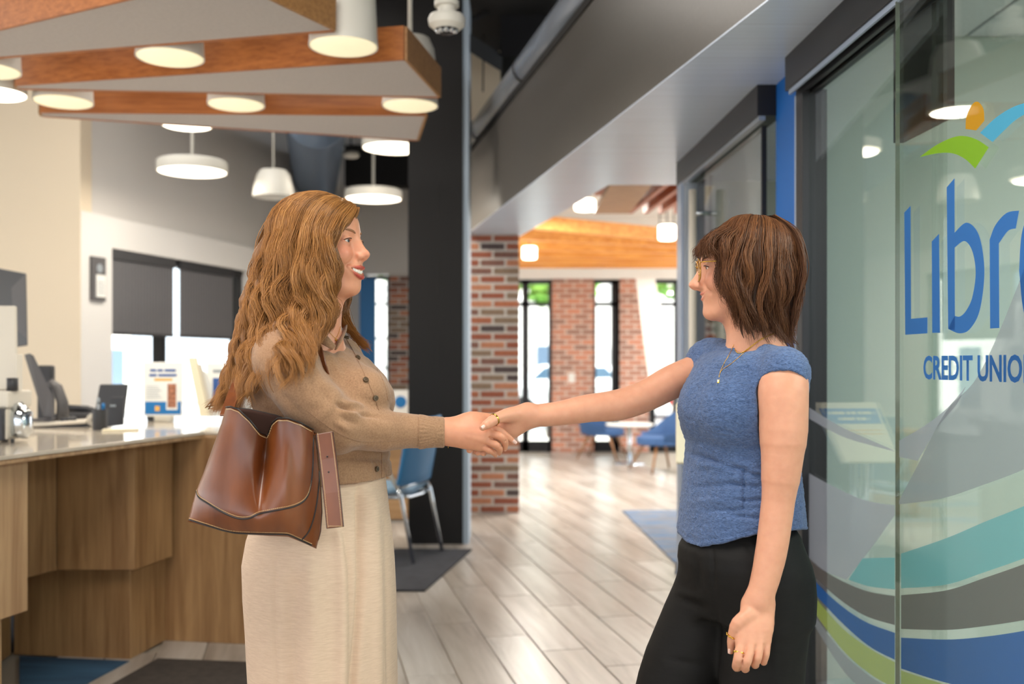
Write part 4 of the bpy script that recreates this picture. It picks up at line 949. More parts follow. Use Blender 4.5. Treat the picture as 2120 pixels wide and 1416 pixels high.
# ================================================================== IMPLICIT-SURFACE MODELLER FOR BODIES AND CLOTH
def smin(a, b, k):
    if k <= 0: return np.minimum(a, b)
    h = np.clip(.5+.5*(b-a)/k, 0, 1); return b+(a-b)*h-k*h*(1-h)
def smax(a, b, k): return -smin(-a, -b, k)
class Sdf:
    def __init__(s): s.p = []
    def add(s, fn, c, r, k=.01, op='u'): s.p.append((op, k, fn, np.array(c, float), float(r))); return s
    def cap(s, a, b, ra, rb=None, k=.01, op='u'):
        a, b = np.array(a, float), np.array(b, float); rb = ra if rb is None else rb; ab = b-a; L2 = max(ab@ab, 1e-12)
        def fn(P):
            t = np.clip(((P-a)@ab)/L2, 0, 1)
            return np.linalg.norm(P-a-t[:, None]*ab, axis=1)-(ra+(rb-ra)*t)
        return s.add(fn, (a+b)/2, np.sqrt(L2)/2+max(ra, rb), k, op)
    def chain(s, pts, rad, k=.01, op='u', sub=3):
        pts = [np.array(p, float) for p in pts]; n = len(pts); P_, R_ = [], []
        for i in range(n-1):
            p0, p1, p2, p3 = pts[max(i-1, 0)], pts[i], pts[i+1], pts[min(i+2, n-1)]
            for j in range(sub):
                t = j/sub; P_.append(.5*(2*p1+(p2-p0)*t+(2*p0-5*p1+4*p2-p3)*t*t+(3*p1-p0-3*p2+p3)*t**3)); R_.append(rad[i]+(rad[i+1]-rad[i])*(t*t*(3-2*t)))
        P_.append(pts[-1]); R_.append(rad[-1]); P_ = np.array(P_); R_ = np.array(R_)
        def fn(Q):
            d = None
            for i in range(len(P_)-1):
                a, ab = P_[i], P_[i+1]-P_[i]; t = np.clip(((Q-a)@ab)/max(ab@ab, 1e-12), 0, 1)
                e = np.linalg.norm(Q-a-t[:, None]*ab, axis=1)-(R_[i]+(R_[i+1]-R_[i])*t)
                d = e if d is None else np.minimum(d, e)
            return d
        c = P_.mean(0); return s.add(fn, c, np.max(np.linalg.norm(P_-c, axis=1)+R_), k, op)
    def ell(s, c, r, rot=None, k=.01, op='u'):
        c, r = np.array(c, float), np.array(r, float); Rm = np.eye(3) if rot is None else np.array(rot, float)
        def fn(P):
            q = (P-c)@Rm; k0 = np.linalg.norm(q/r, axis=1); k1 = np.linalg.norm(q/(r*r), axis=1)
            return k0*(k0-1)/np.maximum(k1, 1e-9)
        return s.add(fn, c, max(r), k, op)
    def loft(s, rows, fdir, k=.02, op='u', n=2.3):
        # rows: (z, cx, cy, a along the side axis, b along the facing axis), top to bottom or bottom to top
        rows = np.array(sorted(rows), float); f = np.array([fdir[0], fdir[1]])/np.hypot(fdir[0], fdir[1]); sd = np.array([-f[1], f[0]])
        z = rows[:, 0]
        def fn(P):
            zz = np.clip(P[:, 2], z[0], z[-1]); it = lambda j: np.interp(zz, z, rows[:, j])
            dx, dy = P[:, 0]-it(1), P[:, 1]-it(2); u = (dx*sd[0]+dy*sd[1]); v = dx*f[0]+dy*f[1]; a, b = it(3), it(4)
            g = (np.abs(u/a)**n+np.abs(v/b)**n)**(1/n)
            d = (g-1)*np.minimum(a, b)
            e = np.maximum(z[0]-P[:, 2], P[:, 2]-z[-1])
            return np.where(e > 0, np.sqrt(np.maximum(d, 0)**2+e*e), np.maximum(d, e if False else d))
        c = np.array([rows[:, 1].mean(), rows[:, 2].mean(), z.mean()]); return s.add(fn, c, (z[-1]-z[0])/2+max(rows[:, 3].max(), rows[:, 4].max())*1.5, k, op)
    def plane(s, o, nrm, k=.002):     # keep the side the normal points away from
        o, nrm = np.array(o, float), np.array(nrm, float); nrm /= np.linalg.norm(nrm)
        return s.add(lambda P: (P-o)@nrm, (0, 0, 0), 1e3, k, 'i')
    def warp(s, fn): return s.add(fn, (0, 0, 0), 1e3, 0, 'w')
    def ev(s, P, c=None, rad=None):
        d = np.full(len(P), 1.0)
        for op, k, fn, pc, pr in s.p:
            if c is not None and op in 'us':
                if np.sqrt(((pc-c)**2).sum())-pr-rad > .010+k: continue
            if op == 'w': continue
            e = fn(P)
            if op == 'u': d = smin(d, e, k)
            elif op == 's': d = smax(d, -e, k)
            else: d = smax(d, e, k)
        return d
    def mesh(s, lo, hi, h, B=8, proj=1):
        lo, hi = np.array(lo, float), np.array(hi, float)
        dim = np.ceil((hi-lo)/h).astype(int)+1; nb = -(-(dim-1)//B); dim = nb*B+1
        val = np.ones(dim, np.float32)
        ax = [np.arange(B+1)*h]*3; G = np.stack(np.meshgrid(*ax, indexing='ij'), -1).reshape(-1, 3)
        half = B*h/2; rad = half*math.sqrt(3)
        bi = np.stack(np.meshgrid(*[np.arange(n) for n in nb], indexing='ij'), -1).reshape(-1, 3); cen = lo+bi*B*h+half
        near = np.zeros(len(cen), bool)
        for op, k, fn, pc, pr in s.p:
            if op == 'u': near |= np.linalg.norm(cen-pc, axis=1)-pr < rad+k+.006
        bi, cen = bi[near], cen[near]; d0 = s.ev(cen)
        for q in np.flatnonzero(d0 < -rad*1.5-.004): val[tuple(slice(x*B, x*B+B+1) for x in bi[q])] = -1
        for q in np.flatnonzero(np.abs(d0) <= rad*1.5+.004):
            val[tuple(slice(x*B, x*B+B+1) for x in bi[q])] = s.ev(G+(cen[q]-half), cen[q], rad).reshape(B+1, B+1, B+1)
        ins = val < 0
        act = np.zeros(tuple(dim-1), np.int8)
        for a in (0, 1):
            for b in (0, 1):
                for c_ in (0, 1): act += ins[a:dim[0]-1+a, b:dim[1]-1+b, c_:dim[2]-1+c_]
        I = np.argwhere((act > 0) & (act < 8)); n = len(I)
        corners = [(a, b, c_) for a in (0, 1) for b in (0, 1) for c_ in (0, 1)]
        V = {cn: val[I[:, 0]+cn[0], I[:, 1]+cn[1], I[:, 2]+cn[2]].astype(float) for cn in corners}
        acc = np.zeros((n, 3)); cnt = np.zeros(n)
        for cn in corners:
            for axn in range(3):
                if cn[axn] == 1: continue
                c2 = list(cn); c2[axn] = 1; c2 = tuple(c2); v0, v1 = V[cn], V[c2]; m = (v0 < 0) != (v1 < 0)
                t = np.where(m, v0/np.where(np.abs(v0-v1) < 1e-12, 1, v0-v1), 0)
                p = np.tile(np.array(cn, float), (n, 1)); p[:, axn] = t
                acc[m] += p[m]; cnt[m] += 1
        vert = lo+(I+acc/np.maximum(cnt, 1)[:, None])*h
        idx = np.full(tuple(dim-1), -1, np.int32); idx[I[:, 0], I[:, 1], I[:, 2]] = np.arange(n)
        F_ = []
        for axn in range(3):
            s0 = [slice(1, dim[k]-1) for k in range(3)]; s0[axn] = slice(0, dim[axn]-1); s1 = list(s0); s1[axn] = slice(1, dim[axn])
            a, b = ins[tuple(s0)], ins[tuple(s1)]; E = np.argwhere(a != b)
            if not len(E): continue
            flip = a[E[:, 0], E[:, 1], E[:, 2]]
            for k in range(3):
                if k != axn: E[:, k] += 1
            u, w = (axn+1) % 3, (axn+2) % 3
            def at(du, dw):
                q = E.copy(); q[:, u] -= du; q[:, w] -= dw; return idx[q[:, 0], q[:, 1], q[:, 2]]
            q = np.stack([at(1, 1), at(0, 1), at(0, 0), at(1, 0)], 1)
            q[~flip] = q[~flip][:, ::-1]; F_.append(q)
        Fc = np.concatenate(F_); Fc = Fc[(Fc >= 0).all(1)]
        for _ in range(proj):       # pull the net onto the exact surface, in spatial chunks
            key = ((vert-lo)//.03).astype(int); order = np.lexsort((key[:, 2], key[:, 1], key[:, 0])); ks = key[order]
            cuts = np.flatnonzero(np.any(ks[1:] != ks[:-1], axis=1))+1
            for ch in np.split(order, cuts):
                Q = vert[ch]; c = Q.mean(0); rd = np.linalg.norm(Q-c, axis=1).max()+.003; e = .0008
                d = s.ev(Q, c, rd); g = np.stack([s.ev(Q+np.eye(3)[i]*e, c, rd)-d for i in range(3)], 1)/e
                g2 = np.maximum((g*g).sum(1), .2); st = -(d/g2)[:, None]*g
                L = np.linalg.norm(st, axis=1); st *= (np.minimum(L, h*.6)/np.maximum(L, 1e-9))[:, None]; vert[ch] = Q+st
        for op, k, fn, pc, pr in s.p:       # cloth folds and ribs, laid over the finished surface
            if op == 'w':
                n_ = np.cross(vert[Fc[:, 2]]-vert[Fc[:, 0]], vert[Fc[:, 3]]-vert[Fc[:, 1]]); N = np.zeros_like(vert)
                for i in range(4): np.add.at(N, Fc[:, i], n_)
                N /= np.maximum(np.linalg.norm(N, axis=1), 1e-12)[:, None]; vert = vert-N*fn(vert)[:, None]
        return vert, Fc
def np_mesh(name, v, f, m, parent=None, smooth=True, attr=None):
    me = bpy.data.meshes.new(name); v = np.asarray(v, np.float32); f = np.asarray(f, np.int32)
    if parent is not None: v = v-np.array(parent_loc(parent), np.float32)
    k = f.shape[1]
    me.vertices.add(len(v)); me.vertices.foreach_set('co', v.ravel())
    me.loops.add(f.size); me.loops.foreach_set('vertex_index', f.ravel())
    me.polygons.add(len(f)); me.polygons.foreach_set('loop_start', np.arange(0, f.size, k, dtype=np.int32))
    me.polygons.foreach_set('loop_total', np.full(len(f), k, np.int32)); me.polygons.foreach_set('use_smooth', np.full(len(f), smooth))
    me.update(calc_edges=True); me.validate()
    if attr is not None:
        for an, av in attr.items():
            at = me.attributes.new(an, 'FLOAT_COLOR', 'POINT'); at.data.foreach_set('color', np.asarray(av, np.float32).ravel())
    me.materials.append(m); return link(bpy.data.objects.new(name, me), parent)
def vnoise(P, sc, seed=0):         # smooth value noise, -1..1
    q = P*sc+seed*17.31; i = np.floor(q).astype(np.int64); f = q-i; f = f*f*(3-2*f)
    def hsh(a, b, c): 
        n = (a*374761393+b*668265263+c*2147483647+seed*974711) & 0xffffffff
        n = ((n ^ (n >> 13))*1274126177) & 0xffffffff; return ((n ^ (n >> 16)) & 0xffff)/32767.5-1
    r = 0
    for dx in (0, 1):
        for dy in (0, 1):
            for dz in (0, 1):
                w = (f[:, 0] if dx else 1-f[:, 0])*(f[:, 1] if dy else 1-f[:, 1])*(f[:, 2] if dz else 1-f[:, 2])
                r = r+w*hsh(i[:, 0]+dx, i[:, 1]+dy, i[:, 2]+dz)
    return r
def catmull(pts, n):
    pts = np.asarray(pts, float); m = len(pts); out = np.zeros((n, pts.shape[1]))
    for j, t in enumerate(np.linspace(0, m-1-1e-9, n)):
        i = int(t); t -= i; p0, p1, p2, p3 = pts[max(i-1, 0)], pts[i], pts[i+1], pts[min(i+2, m-1)]
        out[j] = .5*(2*p1+(p2-p0)*t+(2*p0-5*p1+4*p2-p3)*t*t+(3*p1-p0-3*p2+p3)*t**3)
    return out
def strands_mesh(name, S, rad, m, parent, rng, seg=3, tip=.25, col=None):
    # S: (n, k, 3) strand points
    n, k, _ = S.shape; T = np.gradient(S, axis=1); T /= np.maximum(np.linalg.norm(T, axis=2), 1e-9)[:, :, None]
    up = np.array([.3, -.9, .2]); u = np.cross(T, up); u /= np.maximum(np.linalg.norm(u, axis=2), 1e-6)[:, :, None]; w = np.cross(T, u)
    prof = np.interp(np.linspace(0, 1, k), [0, .1, .7, 1], [.7, 1, .9, tip]); r = (np.asarray(rad).reshape(-1, 1)*prof[None, :])[:, :, None]
    ring = [S+u*(math.cos(2*math.pi*a/seg))*r+w*(math.sin(2*math.pi*a/seg))*r for a in range(seg)]
    v = np.stack(ring, 2).reshape(-1, 3)
    base = (np.arange(n)*k*seg)[:, None, None]+(np.arange(k-1)*seg)[None, :, None]
    f = []
    for a in range(seg):
        b = (a+1) % seg; f.append(np.stack([base+a, base+b, base+b+seg, base+a+seg], -1).reshape(-1, 4))
    f = np.concatenate(f)
    c = rng.random(n) if col is None else col
    C_ = np.ones((n, k*seg, 4)); C_[:, :, 0] = c[:, None]; C_[:, :, 1] = np.repeat(np.linspace(0, 1, k), seg)[None, :]; C_[:, :, 2] = rng.random(n)[:, None]
    return np_mesh(name, v, f, m, parent, True, {'strand': C_.reshape(-1, 4)})
# ================================================================== PEOPLE
PN = lambda px, py, Y: np.array(P(px, py, Y))
def skin_mat(name, base, lip, blush):
    t = NT(name); at = t.n('ShaderNodeAttribute', _attribute_name='paint'); sp = t.n('ShaderNodeSeparateColor'); t.l(at.outputs['Color'], sp.inputs[0])
    nz = t.n('ShaderNodeTexNoise', Scale=45.0, Detail=4.0); t.l(t.coord(), nz.inputs['Vector'])
    L = lin(base); c0 = t.ramp(nz.outputs['Fac'], [(.3, tuple(x*k for x, k in zip(L, (.95, .91, .90)))), (.7, tuple(min(1, x*1.03) for x in L))])
    def mixc(a, col, f):
        mx = t.n('ShaderNodeMix', _data_type='RGBA'); t.l(f, mx.inputs['Factor']); t.l(a, mx.inputs['A']); mx.inputs['B'].default_value = (*lin(col), 1); return mx.outputs['Result']
    c1 = mixc(c0, blush, sp.outputs['Green']); c2 = mixc(c1, lip, sp.outputs['Red']); c3 = mixc(c2, (112, 74, 52), sp.outputs['Blue'])
    t.l(c3, t.b.inputs['Base Color']); t.b.inputs['Roughness'].default_value = .46; t.b.inputs['Specular IOR Level'].default_value = .4
    t.b.inputs['Subsurface Weight'].default_value = .22; t.b.inputs['Subsurface Radius'].default_value = (.9, .32, .18); t.b.inputs['Subsurface Scale'].default_value = .008
    n2 = t.n('ShaderNodeTexNoise', Scale=420.0, Detail=2.0); t.l(t.coord(), n2.inputs['Vector']); t.bump(n2.outputs['Fac'], .10, .0006)
    return t.m
def hair_mat(name, cols, tipc, rough=.36, spec=.5):
    t = NT(name); at = t.n('ShaderNodeAttribute', _attribute_name='strand'); sp = t.n('ShaderNodeSeparateColor'); t.l(at.outputs['Color'], sp.inputs[0])
    c = t.ramp(sp.outputs['Red'], [(i/(len(cols)-1), lin(x)) for i, x in enumerate(cols)])
    pw = t.n('ShaderNodeMath', _operation='MULTIPLY'); t.l(sp.outputs['Green'], pw.inputs[0]); pw.inputs[1].default_value = .55
    mx = t.n('ShaderNodeMix', _data_type='RGBA'); t.l(pw.outputs[0], mx.inputs['Factor']); t.l(c, mx.inputs['A']); mx.inputs['B'].default_value = (*lin(tipc), 1)
    t.l(mx.outputs['Result'], t.b.inputs['Base Color']); t.b.inputs['Roughness'].default_value = rough; t.b.inputs['Specular IOR Level'].default_value = spec
    t.b.inputs['Sheen Weight'].default_value = .0
    return t.m
M['skinL'] = skin_mat('fair_skin_warm', (214, 152, 120), (168, 56, 52), (208, 120, 96))
M['skinR'] = skin_mat('fair_skin', (218, 160, 130), (192, 100, 88), (214, 130, 106))
M['hairL'] = hair_mat('strawberry_blonde_hair', [(84, 52, 24), (122, 80, 40), (160, 108, 56), (196, 142, 82)], (190, 130, 68))
M['hairR'] = hair_mat('chestnut_hair', [(46, 28, 18), (78, 49, 31), (114, 73, 45), (158, 105, 63)], (88, 54, 34), .46, .28)
def lock_mat(name, cols):
    t = NT(name); at = t.n('ShaderNodeAttribute', _attribute_name='strand'); mp = t.n('ShaderNodeMapping'); mp.inputs['Scale'].default_value = (38, 2.2, 60); t.l(at.outputs['Vector'], mp.inputs['Vector'])
    n1 = t.n('ShaderNodeTexNoise', Scale=1.0, Detail=5.0, Roughness=.65); t.l(mp.outputs[0], n1.inputs['Vector'])
    t.l(t.ramp(n1.outputs['Fac'], [(.26+.5*i/(len(cols)-1), lin(x)) for i, x in enumerate(cols)]), t.b.inputs['Base Color']); t.b.inputs['Roughness'].default_value = .40; t.b.inputs['Specular IOR Level'].default_value = .5
    t.b.inputs['Anisotropic'].default_value = .5; t.bump(n1.outputs['Fac'], .55, .0014); return t.m
M['lockL'] = lock_mat('blonde_lock', [(80, 50, 24), (112, 73, 37), (144, 97, 51), (170, 118, 66)]); M['lockR'] = lock_mat('chestnut_lock', [(44, 27, 18), (70, 44, 28), (92, 60, 38), (112, 74, 46)])
def locks_mesh(name, S_, wid, m, parent, seg=8, flat=.42, tip=.12):
    n, k, _ = S_.shape; T = np.gradient(S_, axis=1); T /= np.maximum(np.linalg.norm(T, axis=2), 1e-9)[:, :, None]
    nrm = np.array([0., -1, .15]); u = np.cross(T, nrm); u /= np.maximum(np.linalg.norm(u, axis=2), 1e-6)[:, :, None]; w = np.cross(T, u)
    prof = np.interp(np.linspace(0, 1, k), [0, .08, .6, .85, 1], [.7, 1, .95, .6, tip]); r = (np.asarray(wid).reshape(-1, 1)*prof[None, :])[:, :, None]
    ring = [S_+u*math.cos(2*math.pi*a/seg)*r+w*math.sin(2*math.pi*a/seg)*r*flat for a in range(seg)]
    v = np.stack(ring, 2).reshape(-1, 3); base = (np.arange(n)*k*seg)[:, None, None]+(np.arange(k-1)*seg)[None, :, None]
    f = np.concatenate([np.stack([base+a, base+(a+1) % seg, base+(a+1) % seg+seg, base+a+seg], -1).reshape(-1, 4) for a in range(seg)])
    C_ = np.ones((n, k, seg, 4)); C_[..., 0] = (.5+.5*np.cos(2*math.pi*np.arange(seg)/seg))[None, None, :]*(np.asarray(wid)/.009)[:, None, None]*.35; C_[..., 1] = np.linspace(0, 1, k)[None, :, None]; C_[..., 2] = np.random.default_rng(3).random(n)[:, None, None]
    return np_mesh(name, v, f, m, parent, True, {'strand': C_.reshape(-1, 4)})
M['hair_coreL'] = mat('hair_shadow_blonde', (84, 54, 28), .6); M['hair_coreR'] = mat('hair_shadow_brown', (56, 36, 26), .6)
M['eye_white'] = mat('eye_white', (214, 206, 202), .12, coat=.5); M['teeth'] = mat('teeth', (240, 234, 222), .2, coat=.4); M['mouth_in'] = mat('mouth_inside', (96, 34, 34), .5)
M['gold'] = mat('gold', (226, 180, 84), .2, 1); M['brow'] = mat('eyebrow_brown', (134, 92, 62), .7); M['lash'] = mat('eyelash', (46, 32, 26), .6)
M['nail'] = mat('fingernail', (238, 198, 184), .18, coat=.5)
class Head:
    def __init__(s, origin, yaw, scale, facing=1, pitch=0, nose=(0, 0), open_=0):
        # local axes: x forward, y to the person's left, z up
        fx, fy = math.cos(yaw)*facing, -math.sin(yaw)
        f = np.array([fx, fy, 0]); f = f*math.cos(pitch)+np.array([0, 0, math.sin(pitch)]); l = np.cross([0, 0, 1], f); l /= np.linalg.norm(l); u = np.cross(f, l)
        s.R = np.stack([f, l, u], 1); s.o = np.array(origin, float); s.s = scale; s.nose = nose; s.open = open_; s.cz = -.0515; s.cw = .033; s.sq = .0032; s.lip = 1.0; s.muz = 0; s.cup = .004
    def p(s, x, y, z): return s.o+s.R@(np.array([x, y, z])*s.s)
    def loc(s, Q): return ((np.asarray(Q)-s.o)@s.R)/s.s
    def build(s, S):
        k_ = s.s; E = lambda c, r, k, op='u', rot=None: S.ell(s.p(*c), np.array(r)*k_, s.R if rot is None else s.R@rot, k*k_, op)
        C = lambda a, b, ra, rb, k, op='u': S.cap(s.p(*a), s.p(*b), ra*k_, rb*k_, k*k_, op)
        nx, nz = s.nose
        E((-.012, 0, .033), (.091, .0735, .071), .01); E((.028, 0, -.032), (.056, .056, .074), .035); E((.044, 0, .040), (.0435, .058, .044), .02)
        for y in (-1, 1):
            C((-.014, y*.050, -.040), (.058, y*.018, -.090), .018, .0165, .022)
            E((.056, y*.036, -.022), (.027, .022, .026), .02); E((.066, y*.033, -.026), (.017, .016, .015), .014)
            C((.080, y*.008, .0225), (.066, y*.047, .0245), .0085, .007, .012)
        E((.0735, 0, -.0905), (.0185, .019, .0175), .016)
        E((.074-s.muz, 0, -.055), (.0225, .030, .026), .018)
        for y in (-1, 1): E((.102, y*.033, .006), (.0185, .0185, .0125), .012, 's')
        C((.074, 0, .012), (.082, 0, -.030), .0135, .0150, .012)
        C((.0815, 0, .014), (.1025+nx*.7, 0, -.020+nz*.7), .0075, .0075, .011)
        C((.080, 0, .006), (.094+nx*.5, 0, -.026+nz*.6), .0085, .0105, .010)
        E((.1055+nx, 0, -.0255+nz), (.0092, .0088, .0080), .007)
        for y in (-1, 1):
            E((.0945+nx*.5, y*.0112, -.0295+nz*.7), (.0095, .0066, .0066), .006)
            E((.0985+nx*.6, y*.0062, -.0362+nz*.8), (.0055, .0030, .0035), .003, 's')
        C((.093, 0, -.036+nz*.5), (.103+nx*.9, 0, -.0325+nz*.9), .0048, .0045, .006)
        # eyelids
        for y in (-1, 1):
            E((.0715, y*.0315, .0055), (.0140, .0140, .0134), .006)
            E((.0855, y*.0325, .0042), (.0115, .0122, s.sq), .0020, 's')
            S.chain([s.p(.0790, y*.0185, .0060), s.p(.0862, y*.028, .0098), s.p(.0840, y*.038, .0092), s.p(.0755, y*.0465, .0040)], [.0012*k_, .0022*k_, .0021*k_, .0012*k_], .003*k_)
            # smile crease
            S.chain([s.p(.0905, y*.0185, -.029), s.p(.0845, y*.028, -.040), s.p(.0775, y*.034, -.047)], [.0012*k_, .0022*k_, .0010*k_], .010*k_, 's')
        # lips
        o = s.open; xs = np.linspace(.125, .05, 160)
        def sx(y, z):          # where the face surface lies at this height, before the lips are added
            d = S.ev(np.array([s.p(x, y, z) for x in xs])); i = int(np.argmax(d < 0)); return xs[i]
        cz = s.cz; cw = s.cw
        ys = [-cw, -cw*.60, -.006, 0, .006, cw*.60, cw]
        cu_ = s.cup; ll = .0132-.008*(1-s.lip); zu = [cz+cu_, cz+.0005, cz+.0012, cz, cz+.0012, cz+.0005, cz+cu_]; zl = [cz+cu_-.001, cz-ll*.57-o*.85, cz-ll*.97-o, cz-ll-o, cz-ll*.97-o, cz-ll*.57-o*.85, cz+cu_-.001]
        xb = [sx(y, cz-.003) for y in ys]
        up = [(x+d, y, z) for x, y, z, d in zip(xb, ys, zu, (-.0004, .0005, .0014, .0008, .0014, .0005, -.0004))]
        lo = [(x+d, y, z) for x, y, z, d in zip(xb, ys, zl, (-.0004, -.0012, -.0006, -.0004, -.0006, -.0012, -.0004))]
        if o > 0: S.chain([s.p(xb[0]+.001, ys[0]*.9, cz+.0015)]+[s.p(x+.002, y*.92, (a_+b_)/2-.0006) for x, y, a_, b_ in list(zip(xb, ys, zu, zl))[1:-1]]+[s.p(xb[-1]+.001, ys[-1]*.9, cz+.0015)], np.array([.0012, .0030+o*.36, .0034+o*.42, .0034+o*.42, .0034+o*.42, .0030+o*.36, .0012])*k_, .0015*k_, 's', 3)
        ru, rl = np.array([.0012, .0028, .0036, .0033, .0036, .0028, .0012])*s.lip, np.array([.0011, .0030, .0040, .0042, .0040, .0030, .0011])*s.lip
        S.chain([s.p(*q) for q in up], np.array(ru)*k_, .0028*k_); S.chain([s.p(*q) for q in lo], np.array(rl)*k_, .0028*k_)
        s.lips = [(np.array([s.p(*q) for q in up]), np.array(ru)*k_), (np.array([s.p(*q) for q in lo]), np.array(rl)*k_)]
        s.mid = [(x, y, (a_+b_)/2) for x, y, a_, b_ in zip(xb, ys, zu, zl)]
        if o <= 0: S.chain([s.p(x+.0035, y*1.04, z+.0016) for x, y, z in s.mid], np.array([.0010]*7)*k_, .0022*k_, 's', 3)
        for y in (-1, 1): E((-.010, y*.0735, -.004), (.017, .0075, .029), .006); E((-.006, y*.0815, .0), (.008, .005, .015), .004, 's')
    def paint(s, V):
        q = s.loc(V); c = np.zeros((len(V), 4)); c[:, 3] = 1
        near = np.linalg.norm(q-np.array([.09, 0, -.055]), axis=1) < .05
        d = np.full(len(V), 1.0); Q = V[near]; dn = np.full(len(Q), 1.0)
        for pts, rr in s.lips:
            pp = catmull(pts, 90); r2 = np.interp(np.linspace(0, 1, 90), np.linspace(0, 1, len(rr)), rr)
            for i in range(90): dn = np.minimum(dn, np.linalg.norm(Q-pp[i], axis=1)-r2[i]*1.12)
        d[near] = dn; c[:, 0] = np.clip(.5-d/(.0012*s.s), 0, 1)
        for y in (-1, 1):
            g = np.exp(-(np.linalg.norm((q-np.array([.072, y*.038, -.018]))/np.array([.03, .022, .018]), axis=1)**2)); c[:, 1] = np.maximum(c[:, 1], .6*g)
        g = np.exp(-(np.linalg.norm((q-np.array([.108+s.nose[0], 0, -.027+s.nose[1]]))/.011, axis=1)**2)); c[:, 1] = np.maximum(c[:, 1], .35*g)
        return c
    def face_parts(s, body, iris, look=0):
        k = s.s
        for y in (-1, 1):
            c = s.p(.0712, y*.0315, .0052); r = .0128*k
            d = s.R@np.array([math.cos(look), math.sin(look)*1.0, -.03])
            eb = lathe('eye', c, [(0, -r)]+[(r*math.cos(a), r*math.sin(a)) for a in np.linspace(-1.4, 1.52, 18)]+[(0, r)], M['eye_white'], body, 28, d)
            lathe('iris', c, [(r*math.sin(a)*1.012, r*math.cos(a)*1.012) for a in np.linspace(.46, .16, 6)]+[(0, r*1.018)], iris, eb, 24, d)
            lathe('pupil', c, [(r*math.sin(a)*1.02, r*math.cos(a)*1.022) for a in np.linspace(.20, .06, 4)]+[(0, r*1.024)], M['lash'], eb, 20, d)
            bp_ = catmull([s.p(.0903, y*.012, .0215), s.p(.0885, y*.024, .0258), s.p(.0812, y*.0375, .0270), s.p(.0715, y*.0485, .0215)], 14)
            tube('eyebrow', bp_, np.interp(np.linspace(0, 1, 14), [0, .15, .5, 1], [.0012, .0026, .0024, .0006])*k, s.browm, body, 8, up=s.R@np.array([0, 0, 1]), flat=.5)
            lp_ = catmull([s.p(.0800, y*.0185, .0066), s.p(.0878, y*.028, .0090), s.p(.0862, y*.038, .0086), s.p(.0785, y*.0480, .0046)], 12)
            tube('eyelash', lp_, np.interp(np.linspace(0, 1, 12), [0, .4, .8, 1], [.0003, .0009, .0012, .0006])*k, M['lash'], body, 6)
# ------------------------------------------------------------------ woman with the long wavy hair
YL = 2.22
HL = Head(PN(660, 511, YL), math.radians(14), 1.04, 1, math.radians(2), (.001, .002), .0065); HL.browm = M['brow']
perL = empty('person', (PN(640, 750, YL)[0], YL, 0), 'person with long wavy strawberry-blonde hair, tan cardigan and cream trousers, shaking hands', 'person')
S = Sdf(); HL.build(S)
fL = np.array([math.cos(math.radians(25)), -math.sin(math.radians(25)), 0]); sL = np.array([-fL[1], fL[0], 0])      # facing, and her left
nb = PN(640, 712, YL)
S.cap(HL.p(-.028, 0, -.03), nb+np.array([0, 0, .01]), .053, .056, .03)
S.cap(HL.p(.01, 0, -.06), nb+fL*.02, .043, .05, .03)
S.ell(nb+np.array([0, 0, -.055])-fL*.01, (.13, .085, .075), np.stack([sL, fL, [0, 0, 1]], 1), .05)
# right arm inside the sleeve, wrist and hand
sh = PN(588, 745, 2.09); el = PN(690, 880, 2.10); wr = PN(926, 893, 2.215)
S.chain([sh, el], [.048, .038], .03); S.chain([el, PN(800, 890, 2.15), wr], [.036, .032, .0255], .02)
def W_(a): return PN(*a)
# hand: wrist to knuckles, then four fingers and the thumb
yd = 2.205
kn = [W_((1003, 884, 2.212)), W_((1009, 897, 2.200)), W_((1003, 911, 2.200)), W_((993, 923, 2.208))]
for i, r in enumerate((.0175, .0165, .0155, .015)): S.chain([wr+np.array([0, 0, .011-.0075*i]), (wr*.5+kn[i]*.5)+np.array([0, 0, .004-.003*i]), kn[i]], [.0185, .0175, r*.82], .014)
fing = [[kn[0], W_((1030, 889, 2.205)), W_((1049, 903, 2.212)), W_((1062, 914, 2.222))],
        [kn[1], W_((1034, 902, 2.192)), W_((1045, 915, 2.205)), W_((1045, 928, 2.222))],
        [kn[2], W_((1025, 920, 2.190)), W_((1034, 930, 2.205)), W_((1033, 938, 2.222))],
        [kn[3], W_((1012, 931, 2.196)), W_((1022, 937, 2.206)), W_((1026, 942, 2.220))]]
fr = [[.0104, .0086, .0076, .0062], [.0106, .0088, .0078, .0064], [.0100, .0084, .0075, .0062], [.0090, .0076, .0068, .0056]]
for pts, r in zip(fing, fr): S.chain(pts, r, .0018)
for a_, b_ in (((1020, 888, 2.196), (1046, 912, 2.196)), ((1011, 903, 2.190), (1037, 926, 2.192)), ((1002, 918, 2.192), (1025, 934, 2.196))): S.cap(W_(a_), W_(b_), .0008, .0016, .004, 's')
S.chain([wr+np.array([.02, .01, .016]), W_((975, 868, 2.228)), W_((1005, 866, 2.242)), W_((1034, 872, 2.252)), W_((1052, 882, 2.256))], [.016, .0165, .0125, .0105, .008], .012)
S.ell(W_((975, 885, 2.225)), (.036, .017, .028), None, .015)
# knuckle dimples and tendons
for i in range(3): S.chain([wr*.45+kn[i]*.55+np.array([0, -.0155, .001]), kn[i]*.97+wr*.03+np.array([0, -.0085, 0])], [.0012, .0022], .008)
v, f = S.mesh(PN(440, 1010, YL)*0+np.array([PN(470, 0, YL)[0], 2.0, 1.02]), (PN(1080, 0, 2.3)[0], 2.40, 1.72), .0026)
bodyL = np_mesh('body', v, f, M['skinL'], perL, True, {'paint': HL.paint(v)})
HL.face_parts(bodyL, mat('iris_grey_blue', (58, 68, 74), .2), 0.0)
